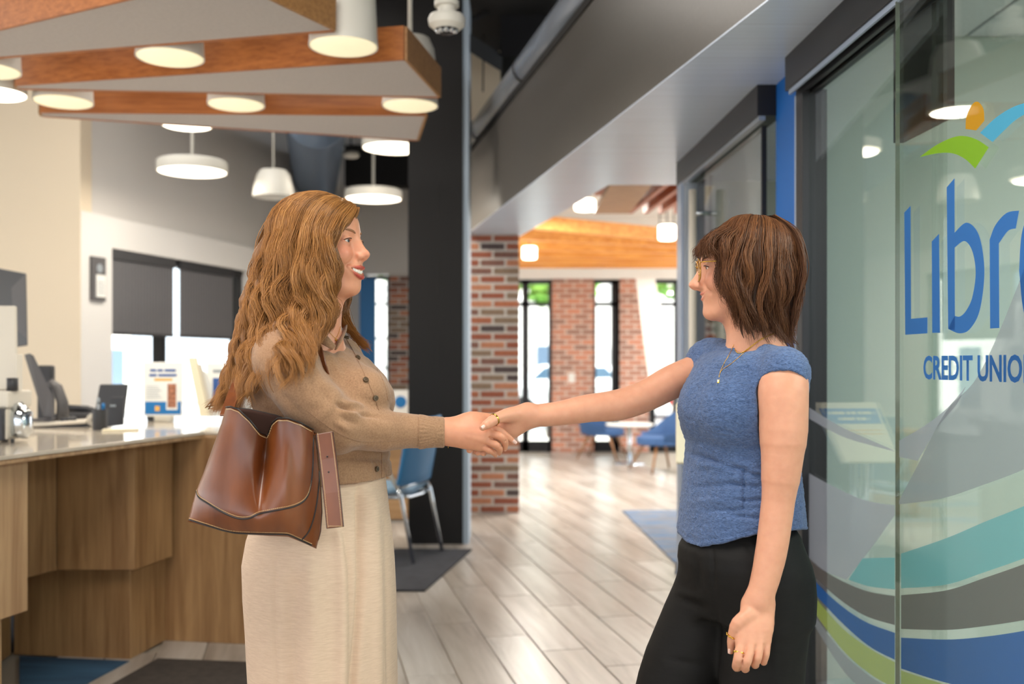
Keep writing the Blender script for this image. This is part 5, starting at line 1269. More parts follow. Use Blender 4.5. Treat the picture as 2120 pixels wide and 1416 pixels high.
# teeth and the dark of the mouth
mx_, my_, mz_ = [np.array([q[i] for q in HL.mid]) for i in range(3)]
for i in range(10):
    y = (i-4.5)*.0046; x = np.interp(y, my_, mx_)-.0035; z = np.interp(y, my_, mz_)+.0018
    h = .0088 if abs(i-4.5) < 2 else .0078
    lathe('tooth', HL.p(x, y, z), [(0, -h*.5), (.0021, -h*.47), (.0026, -h*.2), (.0026, h*.4), (.001, h*.5), (0, h*.5)], M['teeth'], bodyL, 10, HL.R@np.array([0, 0, 1]))
lathe('mouth_inside', HL.p(.074, 0, HL.cz-.009), [(0, -.006), (.010, -.005), (.0150, 0), (.012, .006), (0, .010)], M['mouth_in'], bodyL, 20, HL.R@np.array([1, 0, 0]))
for pts in fing:
    d = (pts[3]-pts[2]); d /= np.linalg.norm(d); o = Vector(pts[3]+d*.003+np.array([.001, -.0055, .002])); 
    nl = lathe('fingernail', o, [(0, -.006), (.0035, -.005), (.0042, 0), (.0036, .006), (0, .0075)], M['nail'], bodyL, 12, d)
# ---- cardigan
def rows_from(px_rows, Y, rho, f):
    out = []
    for py, xl, xr in px_rows:
        c = PN((xl+xr)/2, py, Y); hx = (xr-xl)/2/F*Y; b = hx/math.sqrt((rho*f[1])**2+f[0]**2); out.append((c[2], c[0], c[1], rho*b, b))
    return out
C_ = Sdf()
rwL = rows_from([(712, 590, 690), (722, 560, 718), (740, 538, 752), (775, 530, 780), (810, 532, 803), (835, 536, 808), (870, 545, 802), (910, 552, 798), (950, 553, 800), (1010, 550, 806)], YL+.03, 1.12, fL)
C_.loft(rwL, fL, .02)
C_.cap(PN(594, 742, 2.13), PN(705, 742, 2.34), .060, .052, .04)             # shoulder yoke
C_.ell(PN(748, 818, 2.165), (.062, .06, .062), None, .05); C_.ell(PN(738, 818, 2.29), (.055, .06, .058), None, .05)
C_.chain([PN(588, 748, 2.095), PN(640, 825, 2.065), PN(700, 884, 2.085)], [.068, .060, .053], .03)
C_.chain([PN(700, 884, 2.085), PN(760, 889, 2.125), PN(845, 893, 2.175), PN(868, 894, 2.19)], [.053, .0475, .038, .0365], .02)
C_.chain([PN(866, 894, 2.188), PN(921, 895, 2.216)], [.036, .0335], .004)   # ribbed cuff
def foldsL(P_):
    q = P_; x = (q[:, 0]/q[:, 1])*F+CX; y = HY-(q[:, 2]-EYE)/q[:, 1]*F
    near = np.clip((2.24-q[:, 1])/.08, 0, 1)
    cf = 1-np.clip((x-864)/4, 0, 1)*(q[:, 1] < 2.29); d = (.0022*vnoise(q, 22, 3)+.0010*vnoise(q, 60, 5))*cf
    def crease(x0, y0, x1, y1, w, amp):
        ax, ay = x1-x0, y1-y0; L = math.hypot(ax, ay); t = np.clip(((x-x0)*ax+(y-y0)*ay)/L/L, 0, 1); dist = np.hypot(x-x0-t*ax, y-y0-t*ay)
        return amp*np.exp(-(dist/w)**2)*np.sin(math.pi*np.clip(t, .04, .96))*near
    d = d+crease(694, 834, 738, 852, 4.5, .012)+crease(700, 850, 752, 862, 6, -.006)+crease(712, 832, 756, 842, 5, -.007)+crease(735, 856, 785, 864, 4.5, .006)+crease(700, 862, 748, 880, 5, .006)+crease(690, 872, 730, 896, 6, -.005)+crease(650, 790, 700, 850, 9, .004)+crease(650, 730, 690, 800, 9, .005)+crease(668, 715, 712, 790, 8, -.004)
    d = d+crease(560, 790, 640, 880, 10, .004)+crease(600, 760, 660, 850, 14, -.003)+crease(735, 905, 840, 915, 9, .003)+crease(760, 862, 830, 872, 6, .002)
    d = d+crease(515, 850, 640, 905, 9, .005)+crease(700, 930, 790, 945, 10, .004)+crease(690, 950, 800, 962, 8, -.003)
    # ribbing of cuff and hem
    cuff = np.clip((x-866)/3, 0, 1)*np.clip((919-x)/2, 0, 1)*(q[:, 1] < 2.29); d = d+cuff*.0014*np.cos(np.arctan2(q[:, 2]-PN(0, 895, 2.2)[2], q[:, 1]-2.2)*34)
    hem = np.clip((y-952)/4, 0, 1); u = (q[:, 0]-rwL[8][1])*sL[0]+(q[:, 1]-YL)*sL[1]; vv = (q[:, 0]-rwL[8][1])*fL[0]+(q[:, 1]-YL)*fL[1]
    d = d+hem*np.clip((850-x)/10, 0, 1)*.0009*np.cos(np.arctan2(u, vv)*150)
    d = d+.003*np.exp(-((y-950)/5)**2)*(x < 845)*(y > 940)
    # placket ridge
    return d
C_.warp(foldsL)
C_.plane(PN(700, 992, YL), (0.03, .0, -1), .004)
C_.plane(PN(921, 895, 2.216), (1, .05, -.01), .003)
# open collar
C_.chain([PN(668, 640, 2.2), PN(676, 694, 2.175), PN(688, 716, 2.158)], [.05, .040, .010], .003, 's')
C_.cap(nb+np.array([0, 0, -.01]), nb+np.array([0, 0, .12]), .060, .065, .004, 's')
v, f = C_.mesh((PN(490, 0, YL)[0], 1.98, 1.05), (PN(935, 0, 2.25)[0], 2.46, 1.40), .0031, proj=1)
def knit(name, a, b):
    t = NT(name); n1 = t.n('ShaderNodeTexNoise', Scale=260.0, Detail=4.0, Roughness=.75); t.l(t.coord(), n1.inputs['Vector'])
    n2 = t.n('ShaderNodeTexNoise', Scale=14.0, Detail=3.0); t.l(t.coord(), n2.inputs['Vector'])
    mx = t.n('ShaderNodeMath', _operation='MULTIPLY_ADD'); t.l(n1.outputs['Fac'], mx.inputs[0]); mx.inputs[1].default_value = .8; 
    m2 = t.n('ShaderNodeMath', _operation='MULTIPLY'); t.l(n2.outputs['Fac'], m2.inputs[0]); m2.inputs[1].default_value = .22; t.l(m2.outputs[0], mx.inputs[2])
    t.l(t.ramp(mx.outputs[0], [(.3, lin(a)), (.7, lin(b))]), t.b.inputs['Base Color']); t.b.inputs['Roughness'].default_value = .9; t.b.inputs['Sheen Weight'].default_value = .25; t.b.inputs['Sheen Roughness'].default_value = .5
    t.b.inputs['Specular IOR Level'].default_value = .15; t.bump(n1.outputs['Fac'], .45, .0012); return t.m
M['knit'] = knit('tan_knit', (136, 102, 76), (176, 138, 106))
cardi = np_mesh('cardigan', v, f, M['knit'], perL)
def ray_hit(o, px, py):
    """first point of mesh object o on the sight line through a picture position (used once to seat buttons on the cloth)"""
    a = Vector((0, 0, EYE)); d = (P(px, py, 1.0)-a).normalized(); off = parent_loc(o)
    ok, loc, nr, _ = o.ray_cast(a-off, d)
    return (loc+off, nr) if ok else (None, None)
SC.view_layers[0].update()
M['button'] = mat('horn_button', (84, 66, 44), .3, coat=.3)
for px, py in ((717, 700), (740, 741), (757, 787), (777, 824), (779, 971)):
    h, nr = ray_hit(cardi, px, py)
    if h is None: continue
    if nr.y > -.2: nr = Vector((nr.x, -.4, nr.z)).normalized()
    b = lathe('button', h+nr*.0008, [(0, .0028), (.0036, .0026), (.0042, .0036), (.0056, .0036), (.0063, .002), (.006, -.001)], M['button'], cardi, 20, nr)
    for k in range(4):
        a_ = k*math.pi/2; u_, w_ = frame_of(nr); tube('button_hole', [h+nr*.0026+u_*math.cos(a_)*.0016+w_*math.sin(a_)*.0016, h+nr*.0042+u_*math.cos(a_)*.0016+w_*math.sin(a_)*.0016], .0006, M['lash'], b, 6)
def strip_on(o, pts, n, rad, m, name, parent, flat=.4, lift=.0008):
    pp = catmull(np.array(pts, float), n); out = []
    for x, y in pp:
        h, nr = ray_hit(o, x, y)
        if h is not None: out.append(h+nr*lift)
    if len(out) > 2: return tube(name, out, rad, m, parent, 6, up=nr, flat=flat)
strip_on(cardi, [(708, 690), (728, 722), (752, 770), (772, 815), (784, 850)], 26, .0012, M['knit'], 'placket_edge', cardi)
strip_on(cardi, [(735, 690), (760, 725), (783, 768), (797, 800), (803, 830)], 20, .0010, M['knit'], 'placket_edge', cardi)
strip_on(cardi, [(790, 934), (790, 990)], 12, .0011, M['knit'], 'placket_edge', cardi)
strip_on(cardi, [(636, 850), (690, 890), (740, 912), (800, 914), (862, 905)], 40, .0009, M['knit'], 'sleeve_seam', cardi)
strip_on(cardi, [(866, 863), (866, 926)], 14, .0011, M['knit'], 'cuff_seam', cardi)
# collar band
cl = [PN(655, 690, 2.165), PN(668, 706, 2.148), PN(692, 722, 2.142)]
tube('collar', [PN(640, 676, 2.20), PN(652, 688, 2.158), PN(672, 704, 2.142), PN(692, 720, 2.140)], [.006, .010, .011, .006], M['knit'], cardi, 10, flat=.4)
tube('collar', [PN(716, 672, 2.30), PN(712, 688, 2.235), PN(704, 706, 2.185), PN(696, 722, 2.148)], [.006, .009, .009, .005], M['knit'], cardi, 10, flat=.4)
# ---- trousers
T = Sdf()
rows = rows_from([(975, 575, 792), (1000, 560, 792), (1060, 540, 798), (1110, 524, 804), (1160, 516, 808), (1230, 518, 811), (1300, 523, 813), (1416, 529, 815), (1700, 524, 817), (1960, 518, 820)], YL+.03, 1.12, fL)
T.loft(rows, fL, .01)
zf = .04
cT = np.array([PN(668, 0, YL)[0], YL+.03, 0])
def leg_gap(q):
    u = (q-cT)@sL; return np.abs(u)-np.clip((.66-q[:, 2])*.035, -.01, .012)
T.p.append(('s', .02, leg_gap, np.array([cT[0], cT[1], .33]), .5))
def foldsT(P_):
    q = P_; x = q[:, 0]/q[:, 1]*F+CX; y = HY-(q[:, 2]-EYE)/q[:, 1]*F; near = np.clip((2.3-q[:, 1])/.1, 0, 1)
    d = .0015*vnoise(q*np.array([1, 1, .3]), 26, 9)
    def groove(pts, w, amp):
        xs = np.interp(y, [p[1] for p in pts], [p[0] for p in pts]); on = np.clip((y-pts[0][1])/30, 0, 1)
        return amp*np.exp(-((x-xs)/w)**2)*on*near
    d = d+groove([(745, 1000), (748, 1200), (742, 1300), (733, 1416), (728, 1500)], 7, .016)+groove([(706, 1080), (722, 1180), (725, 1300), (724, 1500)], 6, .006)-groove([(700, 1080), (708, 1180), (710, 1300), (706, 1500)], 12, .011)
    d = d+groove([(570, 1130), (566, 1250), (572, 1416), (574, 1500)], 3.5, .004)-groove([(770, 1010), (778, 1150), (782, 1416), (780, 1500)], 14, .012)+groove([(797, 1050), (799, 1200), (803, 1416), (800, 1500)], 5, .004)
    d = d-groove([(640, 1150), (648, 1300), (640, 1500)], 22, .011)+groove([(610, 1180), (604, 1300), (606, 1500)], 16, .009)
    return d
T.warp(foldsT); T.plane((0, 0, zf), (0, 0, -1), .004); T.plane(PN(700, 976, YL), (0, 0, 1), .004)
v, f = T.mesh((-.66, 1.99, .0), (-.16, 2.52, 1.10), .006)
def cloth(name, a, b, rough=.8, weave=700, sheen=.1):
    t = NT(name); n1 = t.n('ShaderNodeTexNoise', Scale=1.0, Detail=4.0, Roughness=.7); t.l(t.coord((40, 40, 420)), n1.inputs['Vector'])
    t.l(t.ramp(n1.outputs['Fac'], [(.3, lin(a)), (.7, lin(b))]), t.b.inputs['Base Color']); t.b.inputs['Roughness'].default_value = rough; t.b.inputs['Sheen Weight'].default_value = sheen
    t.b.inputs['Specular IOR Level'].default_value = .25; t.bump(n1.outputs['Fac'], .18, .0008); return t.m
M['cream_cloth'] = cloth('cream_cloth', (208, 179, 154), (224, 197, 172))
trL = np_mesh('trousers', v, f, M['cream_cloth'], perL)
strip_z = None
def shoe(c, d, m, parent):
    d = np.array(d, float); d /= np.linalg.norm(d); sd = np.array([-d[1], d[0], 0]); S_ = Sdf(); c = np.array(c)
    S_.ell(c+d*.04+np.array([0, 0, .035]), (.125, .042, .034), np.stack([d, sd, [0, 0, 1]], 1), .01); S_.ell(c-d*.05+np.array([0, 0, .05]), (.05, .038, .05), np.stack([d, sd, [0, 0, 1]], 1), .02)
    S_.plane((0, 0, .002), (0, 0, -1), .003)
    v, f = S_.mesh(c-np.array([.2, .2, .0]), c+np.array([.2, .2, .11]), .006); return np_mesh('shoe', v, f, m, parent)
M['shoe_tan'] = mat('tan_leather_shoe', (150, 110, 76), .4); M['shoe_black'] = mat('black_leather_shoe', (26, 25, 26), .35)
for oy in (-.09, .09): shoe(np.array([PN(668, 0, YL)[0]-.02, YL+.03, 0])+sL*oy, fL, M['shoe_tan'], perL)
# ---- hair
rngL = np.random.default_rng(11)
GL = [
 [(740, 431, 0), (730, 452, -.035), (706, 480, -.062), (688, 506, -.075), (681, 535, -.082), (690, 565, -.088), (683, 600, -.088), (690, 638, -.088), (672, 672, -.100), (655, 705, -.125), (650, 740, -.15)],
 [(728, 421, .0), (708, 440, -.05), (692, 478, -.086), (684, 525, -.10), (690, 570, -.102), (673, 612, -.102), (677, 655, -.104), (652, 695, -.135), (640, 735, -.185), (652, 770, -.205)],
 [(712, 413, .0), (676, 432, -.06), (655, 480, -.096), (657, 535, -.106), (640, 588, -.11), (648, 636, -.11), (622, 672, -.130), (610, 715, -.195), (620, 770, -.225), (602, 815, -.232)],
 [(696, 408, 0), (644, 436, -.06), (620, 490, -.092), (617, 550, -.102), (598, 600, -.106), (602, 650, -.11), (578, 684, -.140), (582, 735, -.208), (574, 785, -.222), (580, 825, -.225)],
 [(682, 405, 0), (618, 440, -.052), (592, 500, -.082), (584, 560, -.09), (566, 610, -.096), (562, 660, -.1), (538, 705, -.12), (522, 765, -.13), (506, 822, -.12), (500, 856, -.11)],
 [(670, 404, 0), (602, 440, -.04), (572, 500, -.06), (558, 560, -.07), (546, 610, -.075), (534, 670, -.08), (514, 730, -.07), (502, 790, -.07), (484, 845, -.07), (470, 870, -.07)],
 [(660, 404, .0), (592, 438, -.02), (558, 495, -.03), (542, 550, -.04), (528, 610, -.045), (513, 670, -.05), (497, 730, -.04), (482, 790, -.04), (462, 838, -.04), (440, 856, -.04)],
 [(652, 405, .0), (587, 440, .01), (553, 500, .01), (535, 555, .01), (519, 620, .0), (506, 680, 0), (490, 740, 0), (470, 795, 0), (448, 835, 0), (426, 850, 0)],
 [(648, 406, .01), (588, 442, .04), (556, 502, .05), (540, 556, .05), (524, 620, .04), (510, 680, .04), (494, 740, .04), (474, 795, .04), (452, 835, .04), (430, 850, .04)]]
def hair_from(G, Y, n, k, rng, clumps, wave, thick, lenj=.12, wl=.10, frizz=.0004, head=None, ph_u=1.3, tight=.62, u0=0.0, wstart=.2, lift=.004):
    g = np.array([catmull([PN(a, b, Y+c) for a, b, c in q], k) for q in G]); ng = len(g)
    cu = u0+np.sort(rng.random(clumps))*(ng-1-u0); ph = cu*ph_u+rng.normal(size=clumps)*.5; am = .7+.6*rng.random(clumps); ww = 1+.12*rng.normal(size=clumps); dep = rng.random(clumps); cl_ = .84+.16*rng.random(clumps)
    t = np.linspace(0, 1, k); ctone = rng.random(clumps)
    ci = rng.integers(0, clumps, n); u = np.clip(cu[ci]+rng.normal(size=n)*.15, u0, ng-1.001); a = u.astype(int); w = (u-a)[:, None, None]
    base = g[a]*(1-w)+g[a+1]*w
    cc = np.minimum(cu[ci], ng-1.001); ca = cc.astype(int); cw = (cc-ca)[:, None, None]; cen = g[ca]*(1-cw)+g[ca+1]*cw
    tg = (np.clip((t-.2)/.55, 0, 1)*tight)[None, :, None]; s_ = base*(1-tg)+cen*tg
    L = cl_[ci]*(1-lenj*rng.random(n)); ix = (t[None, :]*L[:, None])*(k-1); i0 = np.minimum(ix.astype(int), k-2); fr_ = (ix-i0)[:, :, None]
    s_ = np.take_along_axis(s_, i0[:, :, None], 1)*(1-fr_)+np.take_along_axis(s_, i0[:, :, None]+1, 1)*fr_
    arc = np.concatenate([np.zeros((n, 1)), np.cumsum(np.linalg.norm(np.diff(s_, axis=1), axis=2), axis=1)], 1)
    A = wave*am[ci][:, None]*np.clip((t-wstart)/.3, 0, 1)[None, :]; p_ = arc/wl*6.283*ww[ci][:, None]+ph[ci][:, None]
    T_ = np.gradient(s_, axis=1); T_ /= np.maximum(np.linalg.norm(T_, axis=2), 1e-9)[:, :, None]
    e1 = np.cross(T_, np.array([0, -1., 0])); e1 /= np.maximum(np.linalg.norm(e1, axis=2), .2)[:, :, None]; e2 = np.cross(T_, e1)
    s_ = s_+e1*(A*np.sin(p_))[:, :, None]+e2*(A*.8*np.cos(p_+.4))[:, :, None]
    ramp_ = np.clip(t*3.5, .2, 1)[None, :, None]
    s_ = s_+(rng.normal(size=(n, 1, 3))*.0030)*ramp_
    s_[:, :, 1] += ((.5-dep[ci])*thick-.003*rng.random(n))[:, None]*ramp_[:, :, 0]
    ph3 = rng.random((n, 1, 3))*6.28; s_ = s_+np.sin(t[None, :, None]*14+ph3)*frizz*(t[None, :, None]*4)
    if head is not None:
        c0 = np.array([-.012, 0, .033]); rr = np.array([.094, .0765, .074])
        q = ((s_-head.o)@head.R)/head.s; d = (q-c0)/(rr+lift+.007*dep[ci][:, None, None]+.003*rng.random((n, 1, 1)))
        m = np.linalg.norm(d, axis=2); sc_ = np.where((m < 1) & (q[:, :, 2] > -.05), 1/np.maximum(m, .05), 1)
        q = c0+(q-c0)*sc_[:, :, None]; s_ = (q*head.s)@head.R.T+head.o
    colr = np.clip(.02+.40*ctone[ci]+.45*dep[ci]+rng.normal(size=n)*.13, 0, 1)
    return s_, colr
hairL = empty('hair', (0, 0, 0)); 
SL, colL = hair_from(GL, YL, 5400, 29, rngL, 120, .0115, .030, head=HL, wl=.12, tight=.66)
SK, _ = hair_from(GL, YL+.016, 130, 40, np.random.default_rng(5), 120, .0115, .022, head=HL, wl=.12, frizz=.0002, lift=-.006)
# other side of the head: the same flow mirrored across the middle plane of the face
S2, col2 = hair_from(GL, YL, 900, 26, rngL, 60, .0085, .022, head=HL, u0=3.6)
q = (S2-HL.o)@HL.R; q[:, :, 1] *= -1; S2 = q@HL.R.T+HL.o
bpy.data.objects.remove(hairL)
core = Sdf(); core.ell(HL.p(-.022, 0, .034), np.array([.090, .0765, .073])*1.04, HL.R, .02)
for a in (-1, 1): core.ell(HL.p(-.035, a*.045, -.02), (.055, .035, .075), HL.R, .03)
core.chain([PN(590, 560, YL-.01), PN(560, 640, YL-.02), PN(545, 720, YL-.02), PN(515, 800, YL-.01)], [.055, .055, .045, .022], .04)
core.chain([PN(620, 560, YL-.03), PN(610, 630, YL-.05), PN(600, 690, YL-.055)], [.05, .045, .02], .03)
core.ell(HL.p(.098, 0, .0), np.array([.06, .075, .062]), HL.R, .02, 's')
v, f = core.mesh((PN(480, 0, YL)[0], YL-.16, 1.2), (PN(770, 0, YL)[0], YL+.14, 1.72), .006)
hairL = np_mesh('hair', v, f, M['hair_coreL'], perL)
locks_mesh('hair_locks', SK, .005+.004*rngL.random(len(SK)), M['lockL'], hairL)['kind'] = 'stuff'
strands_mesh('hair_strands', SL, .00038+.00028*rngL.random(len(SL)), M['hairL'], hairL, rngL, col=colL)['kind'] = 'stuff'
strands_mesh('hair_strands', S2, .0012+.0005*rngL.random(len(S2)), M['hairL'], hairL, rngL, col=col2)['kind'] = 'stuff'
# lock falling in front of the far shoulder
GF = [[(720, 470, .05), (722, 540, .078), (724, 600, .085), (722, 640, .085), (728, 680, .07), (748, 708, .05), (764, 730, .03), (772, 746, .02)],
      [(714, 470, .06), (712, 540, .085), (710, 600, .09), (708, 640, .085), (712, 672, .07), (732, 692, .05), (752, 704, .03), (762, 715, .02)]]
S3, c3 = hair_from(GF, YL, 420, 28, rngL, 9, .004, .012)
strands_mesh('hair_strands', S3, np.full(len(S3), .0006), M['hairL'], hairL, rngL, col=c3*.7)['kind'] = 'stuff'
# ------------------------------------------------------------------ woman with glasses
YR = 2.27
HR = Head(PN(1540, 558, YR), math.radians(-7), 1.04, -1, math.radians(-2), (.0055, -.0035), 0); HR.browm = mat('eyebrow_dark', (96, 64, 46), .7); HR.cz = -.0505; HR.cw = .027; HR.sq = .0027; HR.lip = .72; HR.muz = .005; HR.cup = .0055
perR = empty('person', (PN(1540, 750, YR)[0], YR, 0), 'person with short chestnut hair, glasses, textured blue top and black trousers, shaking hands', 'person')
S = Sdf(); HR.build(S)
tr_ = math.radians(23); fR = np.array([-math.cos(tr_), -math.sin(tr_), 0]); sR = np.array([-fR[1], fR[0], 0])
nb = PN(1568, 726, YR)
S.cap(HR.p(-.030, 0, -.03), nb, .051, .054, .03); S.cap(HR.p(.004, 0, -.062), nb+fR*.018+np.array([0, 0, -.01]), .043, .048, .03)
RB = np.stack([sR, fR, [0, 0, 1]], 1)
S.ell(nb+np.array([0, 0, -.050])-fR*.005, (.125, .074, .058), RB, .05)
# right arm, reaching to the handshake
S.chain([PN(1470, 762, 2.40), PN(1400, 787, 2.375), PN(1340, 818, 2.35), PN(1282, 838, 2.33), PN(1220, 845, 2.305), PN(1150, 857, 2.28), PN(1096, 861, 2.264)],
        [.046, .0405, .0375, .0365, .0325, .0275, .0245], .03)
S.chain([PN(1094, 866, 2.266), PN(1064, 886, 2.264), PN(1032, 902, 2.260)], [.0220, .0215, .0215], .014)
S.chain([PN(1094, 856, 2.262), PN(1058, 872, 2.256), PN(1030, 886, 2.256)], [.0225, .0225, .020], .012)
S.chain([PN(1090, 853, 2.256), PN(1058, 859, 2.232), PN(1031, 865, 2.198), PN(1012, 876, 2.178), PN(999, 885, 2.172)], [.0185, .0175, .0128, .0112, .0072], .012)
for i, (a, b, c) in enumerate((((1030, 884, 2.262), (985, 900, 2.262), (966, 921, 2.246)), ((1028, 894, 2.264), (984, 915, 2.262), (972, 932, 2.240)), ((1026, 904, 2.264), (990, 925, 2.258), (989, 937, 2.236)), ((1024, 913, 2.262), (1003, 931, 2.254), (1001, 938, 2.234)))):
    S.chain([PN(*a), PN(*b), PN(*c)], [.0105, .0092, .007], .003)
# left arm, hanging
S.chain([PN(1622, 772, 2.135), PN(1621, 816, 2.115), PN(1622, 888, 2.105), PN(1618, 966, 2.10), PN(1611, 1037, 2.10), PN(1603, 1100, 2.095), PN(1596, 1145, 2.09), PN(1585, 1195, 2.085), PN(1570, 1246, 2.08)],
        [.053, .0530, .0505, .0420, .0345, .0335, .0325, .0300, .0255], .03)
wr = PN(1570, 1246, 2.08)
S.ell(wr+np.array([0, 0, .0]), (.030, .021, .03), None, .015)
kn = [PN(1534, 1328, 2.054), PN(1555, 1331, 2.048), PN(1573, 1330, 2.050), PN(1587, 1325, 2.058)]
for i, k in enumerate(kn):
    a = wr+np.array([-.018+.012*i, .004, -.008]); S.chain([a, a*.5+k*.5+np.array([0, -.002, 0]), k], [.0165, .0155, .0118-.0006*i], .012)
fgR = []
for i, (p1, p2, p3) in enumerate((((1528, 1364, 2.040), (1524, 1380, 2.058), (1528, 1383, 2.080)), ((1547, 1367, 2.034), (1542, 1383, 2.054), (1545, 1385, 2.078)), ((1568, 1361, 2.040), (1563, 1375, 2.058), (1565, 1377, 2.080)), ((1585, 1353, 2.050), (1581, 1369, 2.064), (1582, 1371, 2.084)))):
    pts = [kn[i], PN(*p1), PN(*p2), PN(*p3)]; fgR.append(pts); S.chain(pts, np.array([.0108, .0098, .0088, .0072])*(1, 1.0, .96, .86)[i], .0028)
thR = [PN(1552, 1272, 2.066), PN(1528, 1290, 2.062), PN(1516, 1318, 2.070), PN(1513, 1348, 2.078)]
S.chain(thR, [.0165, .0140, .0098, .0066], .006)
for a_, b_ in (((1545, 1338, 2.036), (1537, 1384, 2.034)), ((1564, 1338, 2.036), (1556, 1380, 2.036)), ((1580, 1334, 2.042), (1574, 1372, 2.046))): S.cap(PN(*a_), PN(*b_), .0008, .0022, .004, 's')
S.cap(PN(1523.5, 1330, 2.046), PN(1519.5, 1358, 2.056), .0012, .003, .003, 's')
lo = np.array([PN(960, 0, 2.27)[0], 1.99, PN(0, 1400, 2.08)[2]]); hi = np.array([.72, 2.47, 1.70])
v, f = S.mesh(lo, hi, .0027)
bodyR = np_mesh('body', v, f, M['skinR'], perR, True, {'paint': HR.paint(v)})
HR.face_parts(bodyR, mat('iris_brown', (92, 70, 54), .2), 0)
def nail(p, d, n, parent, s=1): lathe('fingernail', Vector(p)+Vector(n)*.0, [(0, -.006*s), (.0036*s, -.005*s), (.0044*s, 0), (.0038*s, .006*s), (0, .0075*s)], M['nail'], parent, 12, d)
nail(PN(1001, 883, 2.1672), (thR[0]*0+PN(999, 886, 2.17)-PN(1012, 876, 2.178)), (0, 0, 0), bodyR, .95)
nail(PN(1510.5, 1347, 2.0735), thR[3]-thR[2], (0, 0, 0), bodyR, .9)
# ---- textured top
C_ = Sdf()
rwR = rows_from([(725, 1500, 1600), (735, 1470, 1640), (752, 1448, 1655), (785, 1432, 1660), (820, 1419, 1656), (855, 1413, 1652), (890, 1420, 1646), (915, 1429, 1642), (940, 1428, 1641), (980, 1424, 1644), (1020, 1421, 1648), (1060, 1416, 1651), (1100, 1411, 1655), (1160, 1410, 1660)], YR, 1.22, fR)
C_.loft(rwR, fR, .02)
C_.cap(PN(1472, 740, 2.385), PN(1624, 764, 2.150), .047, .047, .03)
C_.ell(PN(1622, 778, 2.130), (.0555, .058, .058), None, .02)
C_.ell(PN(1462, 758, 2.395), (.052, .05, .052), None, .02)
C_.ell(PN(1470, 842, 2.24), (.060, .06, .060), None, .05); C_.ell(PN(1520, 850, 2.165), (.062, .052, .060), None, .05)
# openings for the arms and the neck
C_.chain([PN(1621, 814, 2.10), PN(1623, 900, 2.10), PN(1618, 966, 2.09), PN(1612, 1037, 2.085)], [.0535, .0525, .044, .037], .004, 's')
C_.chain([PN(1421, 782, 2.385), PN(1350, 815, 2.35)], [.046, .046], .004, 's')
C_.chain([PN(1530, 668, 2.20), PN(1549, 713, 2.215), PN(1576, 703, 2.24), PN(1604, 694, 2.23)], [.03, .031, .033, .026], .003, 's')
C_.cap(nb+np.array([0, 0, .004]), nb+np.array([0, 0, .14]), .058, .064, .003, 's')
def foldsR(q):
    x = q[:, 0]/q[:, 1]*F+CX; y = HY-(q[:, 2]-EYE)/q[:, 1]*F
    near = np.clip((2.34-q[:, 1])/.06, 0, 1)
    qq = q+.003*np.stack([vnoise(q, 60, 21), vnoise(q, 60, 22), vnoise(q, 60, 23)], 1); wv = vnoise(qq*np.array([80, 80, 190.]), 1, 2)+.6*vnoise(qq*np.array([130, 130, 260.]), 1, 7)      # crinkled weave
    d = .0011*wv+.0014*vnoise(q, 30, 4)
    def crease(x0, y0, x1, y1, w, amp):
        ax, ay = x1-x0, y1-y0; L = math.hypot(ax, ay); t = np.clip(((x-x0)*ax+(y-y0)*ay)/L/L, 0, 1); dist = np.hypot(x-x0-t*ax, y-y0-t*ay)
        return 1.9*amp*np.exp(-(dist/w)**2)*np.sin(math.pi*np.clip(t*.9+.08, 0, 1))*near
    d = d+crease(1428, 938, 1560, 985, 6, .006)+crease(1440, 962, 1575, 965, 7, -.004)+crease(1500, 955, 1580, 990, 5, .005)+crease(1530, 975, 1582, 978, 5, -.004)
    d = d+crease(1430, 1010, 1560, 1000, 7, .003)+crease(1430, 1040, 1575, 1030, 7, -.003)+crease(1450, 1060, 1580, 1052, 6, .003)+crease(1500, 1000, 1582, 1012, 5, .004)+crease(1500, 1034, 1585, 1036, 5, .004)+crease(1500, 1066, 1585, 1074, 5, .004)
    d = d+crease(1540, 960, 1540, 1075, 3, .004)
    hx = np.interp(x, [1405, 1420, 1445, 1500, 1570, 1660], [1096, 1112, 1120, 1112, 1094, 1088]); d = d+.0018*np.exp(-((y-hx)/2.5)**2)
    return d
C_.warp(foldsR)
def hemcut(q):
    x = q[:, 0]/q[:, 1]*F+CX; y = HY-(q[:, 2]-EYE)/q[:, 1]*F; hy = np.interp(x, [1400, 1412, 1420, 1445, 1500, 1570, 1660], [1100, 1112, 1124, 1133, 1124, 1106, 1096]); return (y-hy)*2.2/F
C_.p.append(('i', .004, hemcut, np.zeros(3), 1e3))
v, f = C_.mesh((PN(1395, 0, 2.2)[0], 2.03, PN(0, 1145, 2.12)[2]), (.76, 2.50, 1.385), .0030)
def crinkle():
    t = NT('blue_crinkle_jersey'); n1 = t.n('ShaderNodeTexNoise', Scale=1.0, Detail=3.0, Roughness=.5, Distortion=1.4); t.l(t.coord((120, 120, 250)), n1.inputs['Vector'])
    t.l(t.ramp(n1.outputs['Fac'], [(.3, lin((58, 80, 118))), (.7, lin((96, 122, 168)))]), t.b.inputs['Base Color']); t.b.inputs['Roughness'].default_value = .8; t.b.inputs['Sheen Weight'].default_value = .2; t.b.inputs['Specular IOR Level'].default_value = .25
    t.bump(n1.outputs['Fac'], 1.0, .0040); return t.m
M['crinkle'] = crinkle()
topR = np_mesh('top', v, f, M['crinkle'], perR)
